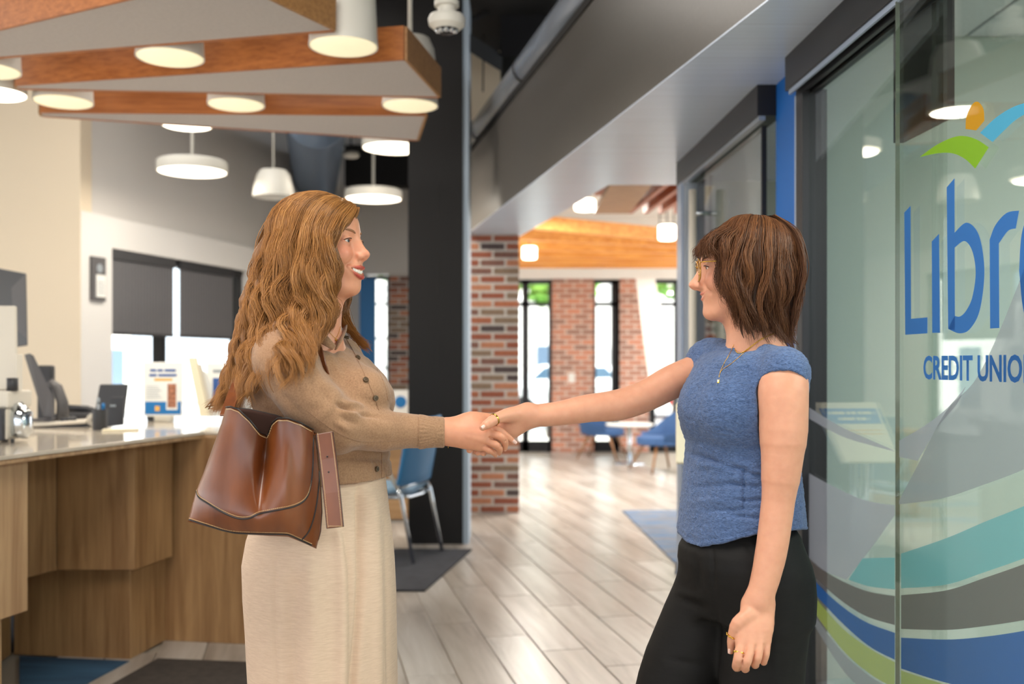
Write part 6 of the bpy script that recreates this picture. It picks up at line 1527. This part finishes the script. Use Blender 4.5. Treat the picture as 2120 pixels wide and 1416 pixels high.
# ---- black trousers
T = Sdf()
T.loft(rows_from([(1088, 1442, 1634), (1105, 1430, 1644), (1135, 1414, 1654), (1160, 1412, 1664), (1185, 1417, 1670), (1225, 1428, 1674), (1270, 1440, 1672)], YR-.005, 1.15, fR), fR, .02)
T.chain([PN(1585, 1215, 2.205), PN(1586, 1290, 2.20), PN(1577, 1416, 2.20), np.array([.552, 2.20, .35]), np.array([.555, 2.20, .02])], [.094, .094, .092, .095, .098], .03)
T.chain([PN(1496, 1195, 2.33), PN(1470, 1240, 2.335), PN(1441, 1310, 2.335), PN(1402, 1416, 2.33), np.array([.352, 2.33, .35]), np.array([.33, 2.33, .02])], [.086, .090, .092, .093, .095, .098], .035)
T.plane((0, 0, .04), (0, 0, -1), .003); T.plane(PN(1540, 1088, YR), (0, 0, 1), .003)
def foldsB(q):
    x = q[:, 0]/q[:, 1]*F+CX; y = HY-(q[:, 2]-EYE)/q[:, 1]*F; near = np.clip((2.36-q[:, 1])/.06, 0, 1); d = .0012*vnoise(q*np.array([1, 1, .5]), 22, 12)
    def crease(x0, y0, x1, y1, w, amp):
        ax, ay = x1-x0, y1-y0; L = math.hypot(ax, ay); t = np.clip(((x-x0)*ax+(y-y0)*ay)/L/L, 0, 1); dist = np.hypot(x-x0-t*ax, y-y0-t*ay)
        return amp*np.exp(-(dist/w)**2)*np.sin(math.pi*np.clip(t*.9+.06, 0, 1))*near
    return d+crease(1475, 1125, 1478, 1230, 4, .005)+crease(1440, 1150, 1452, 1225, 7, .006)+crease(1405, 1240, 1470, 1262, 7, .005)+crease(1400, 1225, 1465, 1240, 7, -.004)+crease(1385, 1365, 1460, 1380, 7, .004)+crease(1535, 1112, 1562, 1152, 3, .003)+crease(1480, 1240, 1500, 1416, 8, .004)+crease(1605, 1300, 1608, 1500, 3, -.003)
T.warp(foldsB)
v, f = T.mesh((.17, 2.02, .0), (.74, 2.50, 1.0), .0065)
M['black_cloth'] = cloth('black_suiting', (15, 14, 14), (22, 21, 20), .7, sheen=.0)
np_mesh('trousers', v, f, M['black_cloth'], perR)
shoe((.575, 2.20, 0), fR, M['shoe_black'], perR); shoe((.345, 2.33, 0), fR, M['shoe_black'], perR)
# ---- hair
rngR = np.random.default_rng(21)
GR = [
 [(1540, 462, 0), (1500, 474, -.025), (1468, 488, -.036), (1450, 505, -.042), (1443, 522, -.046), (1439, 540, -.048)],
 [(1546, 460, 0), (1512, 476, -.040), (1482, 494, -.056), (1470, 512, -.064), (1478, 528, -.07), (1488, 536, -.074)],
 [(1552, 457, 0), (1528, 478, -.055), (1508, 512, -.080), (1508, 560, -.090), (1510, 610, -.09), (1516, 662, -.086), (1526, 690, -.082)],
 [(1560, 454, 0), (1546, 482, -.064), (1532, 530, -.092), (1530, 585, -.098), (1532, 630, -.094), (1538, 672, -.086), (1545, 700, -.08)],
 [(1570, 452, 0), (1572, 488, -.066), (1568, 545, -.094), (1562, 605, -.092), (1560, 650, -.082), (1564, 690, -.072), (1572, 720, -.066)],
 [(1582, 450, 0), (1602, 485, -.056), (1608, 545, -.08), (1602, 605, -.078), (1592, 650, -.066), (1600, 690, -.056), (1612, 722, -.052)],
 [(1592, 449, 0), (1626, 484, -.034), (1638, 540, -.046), (1634, 600, -.046), (1622, 648, -.040), (1622, 694, -.036), (1642, 728, -.036)],
 [(1598, 449, 0), (1636, 486, .0), (1652, 545, .0), (1650, 600, 0), (1638, 650, 0), (1634, 698, 0), (1656, 730, 0)],
 [(1600, 449, .01), (1634, 488, .035), (1648, 546, .045), (1646, 600, .045), (1634, 650, .04), (1630, 690, .036), (1644, 710, .036)]]
hk = dict(head=HR, wl=.15, tight=.85, frizz=.0009, ph_u=2.6, wstart=.28, lenj=.30)
SA, ca = hair_from(GR, YR, 4800, 18, rngR, 95, .0085, .034, **hk)
SB, cb_ = hair_from(GR, YR, 900, 20, rngR, 60, .0035, .020, **hk); q = (SB-HR.o)@HR.R; q[:, :, 1] *= -1; SB = q@HR.R.T+HR.o
SKR, _ = hair_from(GR, YR+.020, 150, 26, np.random.default_rng(8), 110, .0060, .018, lift=-.006, u0=2.6, **hk)
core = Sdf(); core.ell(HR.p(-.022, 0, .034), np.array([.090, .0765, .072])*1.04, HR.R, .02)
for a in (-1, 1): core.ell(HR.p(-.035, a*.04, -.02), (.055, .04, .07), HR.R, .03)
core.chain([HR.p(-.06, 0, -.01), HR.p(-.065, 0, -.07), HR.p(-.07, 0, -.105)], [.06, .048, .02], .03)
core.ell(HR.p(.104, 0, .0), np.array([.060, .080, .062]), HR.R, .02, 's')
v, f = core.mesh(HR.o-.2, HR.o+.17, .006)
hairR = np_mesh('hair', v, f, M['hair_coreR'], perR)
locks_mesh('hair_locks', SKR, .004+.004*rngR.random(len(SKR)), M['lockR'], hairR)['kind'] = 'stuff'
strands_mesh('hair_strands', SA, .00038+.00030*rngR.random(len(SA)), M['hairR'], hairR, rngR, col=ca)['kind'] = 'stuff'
strands_mesh('hair_strands', SB, .0010+.0004*rngR.random(len(SB)), M['hairR'], hairR, rngR, col=cb_)['kind'] = 'stuff'
# ------------------------------------------------------------------ glasses, jewellery, bag
M['amber'] = mat('amber_acetate', (176, 122, 36), .2, coat=.6); M['lens'] = thin_glass('lens_glass', (.97, .98, .98), .4)
g = empty('eyeglasses', HR.p(.1, 0, .004), 'amber and gold framed eyeglasses worn by the person with chestnut hair', 'glasses')
for y in (-1, 1):
    pts = [HR.p(.1015-.004*abs(math.cos(a)), y*.0325+.0245*math.copysign(abs(math.cos(a))**.7, math.cos(a)), .000+.0245*math.copysign(abs(math.sin(a))**.7, math.sin(a))) for a in np.linspace(0, 2*math.pi, 33)]
    tube('rim', pts, .0018, M['amber'], g, 8)
    mesh('lens', [HR.p(.0995, y*.0325, 0)]+pts[:-1], [(0, 1+i, 1+(i+1) % 32) for i in range(32)], M['lens'], g, True)
    tube('temple', catmull([HR.p(.0965, y*.0572, .014), HR.p(.088, y*.0660, .015), HR.p(.03, y*.0765, .0135), HR.p(-.02, y*.0790, .008), HR.p(-.035, y*.0780, -.012)], 20), .0013, M['gold'], g, 8)
    tube('nose_pad', [HR.p(.0975, y*.0100, -.004), HR.p(.0975, y*.0112, -.010)], .0016, M['gold'], g, 8)
tube('bridge', catmull([HR.p(.1000, -.0095, .008), HR.p(.1035, 0, .0115), HR.p(.1000, .0095, .008)], 8), .0014, M['gold'], g, 8)
def hit_any(objs, px, py):
    best = None
    for o in objs:
        h, n = ray_hit(o, px, py)
        if h is not None and (best is None or h.y < best[0].y): best = (h, n)
    return best
def chain_on(name, parent, objs, pts, n, r, m, lift=.0012):
    out = []
    for x, y in catmull(np.array(pts, float), n):
        b = hit_any(objs, x, y)
        if b: out.append(b[0]+b[1]*lift)
    v, f = [], []
    for i, p in enumerate(out):     # little links
        d = (out[min(i+1, len(out)-1)]-out[max(i-1, 0)]); a, fc = tube_vf([p-d*.34, p, p+d*.34], [r*.5, r*1.1, r*.5], 6); k = len(v); v += a; f += [tuple(q+k for q in z) for z in fc]
    return mesh(name, v, f, m, parent, True), out
SC.view_layers[0].update()
e = empty('gold_necklace', PN(1550, 715, 2.2), 'layered gold chains with a small pendant on the textured blue top', 'necklace')
chain_on('thick_chain', e, [bodyR, topR], [(1604, 690), (1585, 697), (1565, 710), (1548, 723), (1536, 731), (1527, 731), (1521, 724)], 46, .0012, M['gold'])
chain_on('fine_chain', e, [bodyR, topR], [(1600, 691), (1572, 706), (1545, 727), (1516, 752), (1494, 768), (1489, 782)], 60, .0007, M['gold'])
chain_on('fine_chain', e, [bodyR, topR], [(1520, 714), (1510, 735), (1500, 752), (1492, 770), (1489, 782)], 36, .0007, M['gold'])
b = hit_any([topR], 1488, 791)
if b: o = box('pendant', b[0]+b[1]*.0025, (.0050, .003, .0085), M['gold'], e, b=.001); box('pendant_stone', b[0]+b[1]*.0045, (.0026, .002, .0055), M['chrome'], e, b=.0005)
e = empty('fine_necklace', PN(697, 705, 2.15), 'thin gold necklace with a tiny pendant at the cardigan collar', 'necklace')
chain_on('fine_chain', e, [bodyL, cardi], [(668, 662), (676, 680), (686, 693), (694, 700), (700, 690), (704, 676)], 30, .0006, M['gold'])
b = hit_any([bodyL, cardi], 695, 704)
if b: lathe('pendant', b[0]+b[1]*.001, [(0, .002), (.0026, .0016), (.003, 0), (0, -.001)], M['gold'], e, 14, b[1])
def ring(lab, c, d, r, w, knobs=0):
    d = Vector(d).normalized(); e = empty('finger_ring', c, lab, 'ring')
    lathe('band', c, [(r, -w), (r+.0011, -w*.6), (r+.0014, 0), (r+.0011, w*.6), (r, w), (r-.0004, 0), (r, -w)], M['gold'], e, 32, d, sharp=80)
    u, w2 = frame_of(d)
    for k in range(knobs):
        a = 2*math.pi*k/knobs; lathe('link', Vector(c)+u*math.cos(a)*(r+.001)+w2*math.sin(a)*(r+.001), [(0, -.0022), (.0018, -.0012), (.0022, 0), (.0018, .0012), (0, .0022)], M['gold'], e, 10, d)
ring('plain gold ring on the thumb clasping in the handshake', PN(1024, 868, 2.190), PN(1031, 865, 2.198)-PN(1012, 876, 2.178), .0126, .0022)
ring('plain gold ring on the index finger of the hanging hand', PN(1530, 1352, 2.0455), PN(1528, 1364, 2.040)-kn[0], .0114, .0026)
ring('chain-link gold ring on the thumb of the hanging hand', PN(1516.5, 1316, 2.0695), thR[2]-thR[1], .0112, .0020, 10)
wl_ = PN(926, 893, 2.215)
e = empty('bracelet', wl_, 'thin gold bracelet peeking from the tan knit cuff', 'bracelet')
pts = [Vector(wl_)+Vector((.0015+.002*math.sin(a), math.sin(a)*.0292, math.cos(a)*.0300)) for a in np.linspace(0, 2*math.pi, 49)]
tube('chain', pts, .0007, M['gold'], e, 6); tube('dangle', [pts[24], pts[24]+Vector((.001, 0, -.007))], .0008, M['gold'], e, 6)
# leather bucket bag
def leather():
    t = NT('brown_leather'); n = t.n('ShaderNodeTexNoise', Scale=3.0, Detail=3.0); t.l(t.coord((6, 6, 2)), n.inputs['Vector'])
    t.l(t.ramp(n.outputs['Fac'], [(.3, lin((94, 46, 18))), (.7, lin((126, 68, 30)))]), t.b.inputs['Base Color']); t.b.inputs['Roughness'].default_value = .29; t.b.inputs['Specular IOR Level'].default_value = .55; t.b.inputs['Coat Weight'].default_value = .15; t.b.inputs['Coat Roughness'].default_value = .3
    n2 = t.n('ShaderNodeTexNoise', Scale=500.0, Detail=2.0); t.l(t.coord(), n2.inputs['Vector']); t.bump(n2.outputs['Fac'], .06, .0005); return t.m
M['leather'] = leather(); M['leather_in'] = mat('dark_suede', (62, 34, 22), .85); M['edge'] = mat('black_edge_paint', (22, 20, 20), .4); M['thread'] = mat('cream_thread', (222, 190, 140), .7)
bag = empty('leather_bag', PN(540, 1100, 2.0), 'brown leather bucket bag with cream stitching hanging at the hip', 'bag')
YB = 1.985; nu, nv = 64, 40
Lx = lambda y: np.interp(y, [842, 880, 930, 980, 1020, 1050, 1080, 1110], [468, 457, 439, 421, 405, 397, 389, 392]); Rx = lambda y: np.interp(y, [842, 890, 930, 980, 1020, 1060, 1100, 1135], [640, 649, 655, 661, 665, 667, 664, 655])
ytop = lambda u: np.interp(u, [0, .06, .16, .3, .44, .52, .56, .62, .74, .88, 1], [843, 842, 848, 868, 896, 903, 876, 866, 866, 876, 890])
ybot = lambda u: np.interp(u, [0, .2, .4, .6, .76, .88, 1], [1080, 1095, 1106, 1109, 1111, 1123, 1136])
ytb = lambda u: np.interp(u, [0, .3, .6, 1], [843, 848, 860, 889])
front, back = [], []
for j in range(nv+1):
    v_ = j/nv; rf, rb = [], []
    for i in range(nu+1):
        u = i/nu; y = ytop(u)*(1-v_)+ybot(u)*v_; x = Lx(y)*(1-u)+Rx(y)*u
        uc = .52; lobe = math.sqrt(max(0, 1-(2*u/uc-1)**2))*.9 if u < uc else math.sqrt(max(0, 1-(2*(u-uc)/(1-uc)-1)**2))
        boxy = (1-abs(2*u-1)**3.2); s_ = min(1, max(0, (v_-.12)/.75)); s_ = s_*s_*(3-2*s_)
        if v_ > .8: boxy = boxy*(1-.25*((v_-.8)/.2)**2)
        dep = (.052*lobe)*(1-s_)+.078*boxy*s_+.008*math.sin(u*9+v_*3)*s_*(1-v_)
        dep += .012*math.exp(-((u-.70)/.06)**2)*math.sin(math.pi*min(1, v_*1.05))-.012*math.exp(-((u-.50-.05*v_)/.05)**2)*math.sin(math.pi*min(1, v_+.1))
        rf.append(PN(x, y, YB-dep+.03))
        yb_ = ytb(u)*(1-v_)+ybot(u)*v_; xb_ = Lx(yb_)*(1-u)+Rx(yb_)*u; rb.append(PN(xb_, yb_, YB+.03+.052*math.sqrt(max(0, 1-(2*u-1)**4))))
    front.append(rf); back.append(rb)
V_ = [p for r_ in front for p in r_]; n0 = len(V_); V_ += [p for r_ in back for p in r_]; F_ = []
Wd = nu+1
for j in range(nv):
    for i in range(nu):
        a = j*Wd+i; F_.append((a, a+1, a+Wd+1, a+Wd)); F_.append((n0+a, n0+a+Wd, n0+a+Wd+1, n0+a+1))
    for i in (0, nu):
        a = j*Wd+i; F_.append((a, a+Wd, n0+a+Wd, n0+a))
for i in range(nu):
    a = nv*Wd+i; F_.append((a, a+1, n0+a+1, n0+a))
bb = mesh('bag_body', V_, F_, M['leather'], bag, True)
bm = bmesh.new(); bm.from_mesh(bb.data); bmesh.ops.remove_doubles(bm, verts=bm.verts, dist=.0004); bmesh.ops.recalc_face_normals(bm, faces=bm.faces)
bm.to_mesh(bb.data); bm.free()
for p_ in bb.data.polygons: p_.use_smooth = True
md = bb.modifiers.new('thickness', 'SOLIDIFY'); md.thickness = .0028; md.offset = -1; bb.data.materials.append(M['leather_in']); md.material_offset = 1; md.material_offset_rim = 0
SC.view_layers[0].update()
def bag_path(pts, n):
    out = []
    for x, y in catmull(np.array(pts, float), n):
        h, nr = ray_hit(bb, x, y)
        if h is not None:
            if nr.y > 0: nr = -nr
            out.append((h, nr))
    return out
def stitched(pts, n, edge=True, off=4.0):
    pa = bag_path(pts, n)
    if len(pa) < 4: return
    if edge: tube('edge_piping', [h+nr*.0004 for h, nr in pa], .0016, M['edge'], bag, 8)
    p2 = bag_path([(x, y-off) for x, y in pts] if off else pts, int(n*2.2)); v, f = [], []
    for i in range(0, len(p2)-1):
        (a, na), (b, nb_) = p2[i], p2[i+1]; d = b-a
        if d.length > .02: continue
        vv, ff = tube_vf([a+na*.0006+d*.12, a+na*.0010+d*.5, a+na*.0006+d*.88], [.0003, .0007, .0003], 6); k = len(v); v += vv; f += [tuple(q+k for q in z) for z in ff]
    o = mesh('stitching', v, f, M['thread'], bag, True); o['kind'] = 'stuff'
stitched([(407, 1016), (412, 1030), (430, 1042), (460, 1060), (492, 1073), (516, 1073), (536, 1064), (575, 1056), (610, 1048), (632, 1034), (642, 1010), (647, 970), (648, 930), (649, 900)], 60)
stitched([(392, 1076), (430, 1088), (480, 1102), (540, 1105), (586, 1106), (600, 1108), (622, 1118), (645, 1129)], 48, True, 3.5)
stitched([(624, 1118), (640, 1098), (652, 1060), (659, 1010), (660, 975)], 30, True, 0)
for js, nm in ((front, 'rim_edge'), (back, 'rim_edge')): tube(nm, [Vector(p)+Vector((0, -.0005, .0003)) for p in js[0]], .0015, M['edge'], bag, 8)
v, f = [], []
for i in range(nu):
    for t_ in (0, .5):
        a = Vector(front[0][i]).lerp(Vector(front[0][i+1]), t_)+Vector((0, -.0022, -.0045)); b = Vector(front[0][i]).lerp(Vector(front[0][i+1]), t_+.38)+Vector((0, -.0022, -.0045))
        vv, ff = tube_vf([a, b], [.0006, .0006], 6); k = len(v); v += vv; f += [tuple(q+k for q in z) for z in ff]
o = mesh('stitching', v, f, M['thread'], bag, True); o['kind'] = 'stuff'
# hanging strap end and shoulder strap
def ribbon(name, pts, wdir, w, t, m, parent):
    pts = [Vector(p) for p in pts]; v, f = [], []
    for i, p in enumerate(pts):
        d = (pts[min(i+1, len(pts)-1)]-pts[max(i-1, 0)]).normalized(); wd = Vector(wdir[i] if isinstance(wdir, list) else wdir); wd = (wd-d*wd.dot(d)).normalized(); n = d.cross(wd)
        for su, sv in ((-1, -1), (1, -1), (1, 1), (-1, 1)): v.append(p+wd*su*w/2+n*sv*t/2)
    for i in range(len(pts)-1):
        for k in range(4): a = i*4+k; b = i*4+(k+1) % 4; f.append((a, b, b+4, a+4))
    f += [(0, 3, 2, 1), tuple(len(v)-4+k for k in range(4))]
    o = mesh(name, v, f, m, parent); fixn(o); bev(o, t*.3, 2, 60); return o
tail = [PN(672, 896, 1.975), PN(679, 950, 1.965), PN(687, 1020, 1.955), PN(694, 1092, 1.95)]
st = ribbon('strap_end', tail, (1, .0, 0), .0325, .004, M['leather'], bag)
ed = ribbon('strap_edge', [p+np.array([0, .0004, -.0006]) for p in tail], (1, 0, 0), .0345, .0028, M['edge'], bag)
v, f = [], []
for sx in (-.0135, .0135):
    pp = catmull(np.array(tail), 70)
    for i in range(69):
        a, b = Vector(pp[i]), Vector(pp[i+1]); vv, ff = tube_vf([a+Vector((sx, -.0024, 0)), a.lerp(b, .6)+Vector((sx, -.0024, 0))], .0006, 6); k = len(v); v += vv; f += [tuple(q+k for q in z) for z in ff]
pb_ = Vector(tail[-1])+Vector((0, -.0024, .003))
for i in range(9): vv, ff = tube_vf([pb_+Vector((-.0125+i*.0028, 0, 0)), pb_+Vector((-.0125+i*.0028+.0017, 0, 0))], .0006, 6); k = len(v); v += vv; f += [tuple(q+k for q in z) for z in ff]
o = mesh('stitching', v, f, M['thread'], bag, True); o['kind'] = 'stuff'
for y in (945, 977): p_ = PN(677.5+(y-945)*.1, y, 1.9635-.0001*(y-945)); tube('strap_hole', [p_+np.array([0, -.0022, 0]), p_+np.array([0, .001, 0])], .0016, M['edge'], bag, 10)
sp = catmull([PN(468, 860, 2.05), PN(500, 780, 2.15), PN(560, 705, 2.20), PN(612, 682, 2.18), PN(646, 704, 2.125), PN(664, 752, 2.105), PN(676, 800, 2.12), PN(664, 850, 2.08), PN(640, 900, 2.03)], 40)
ribbon('shoulder_strap', sp, (.75, -.3, -.2), .026, .004, M['leather'], bag)
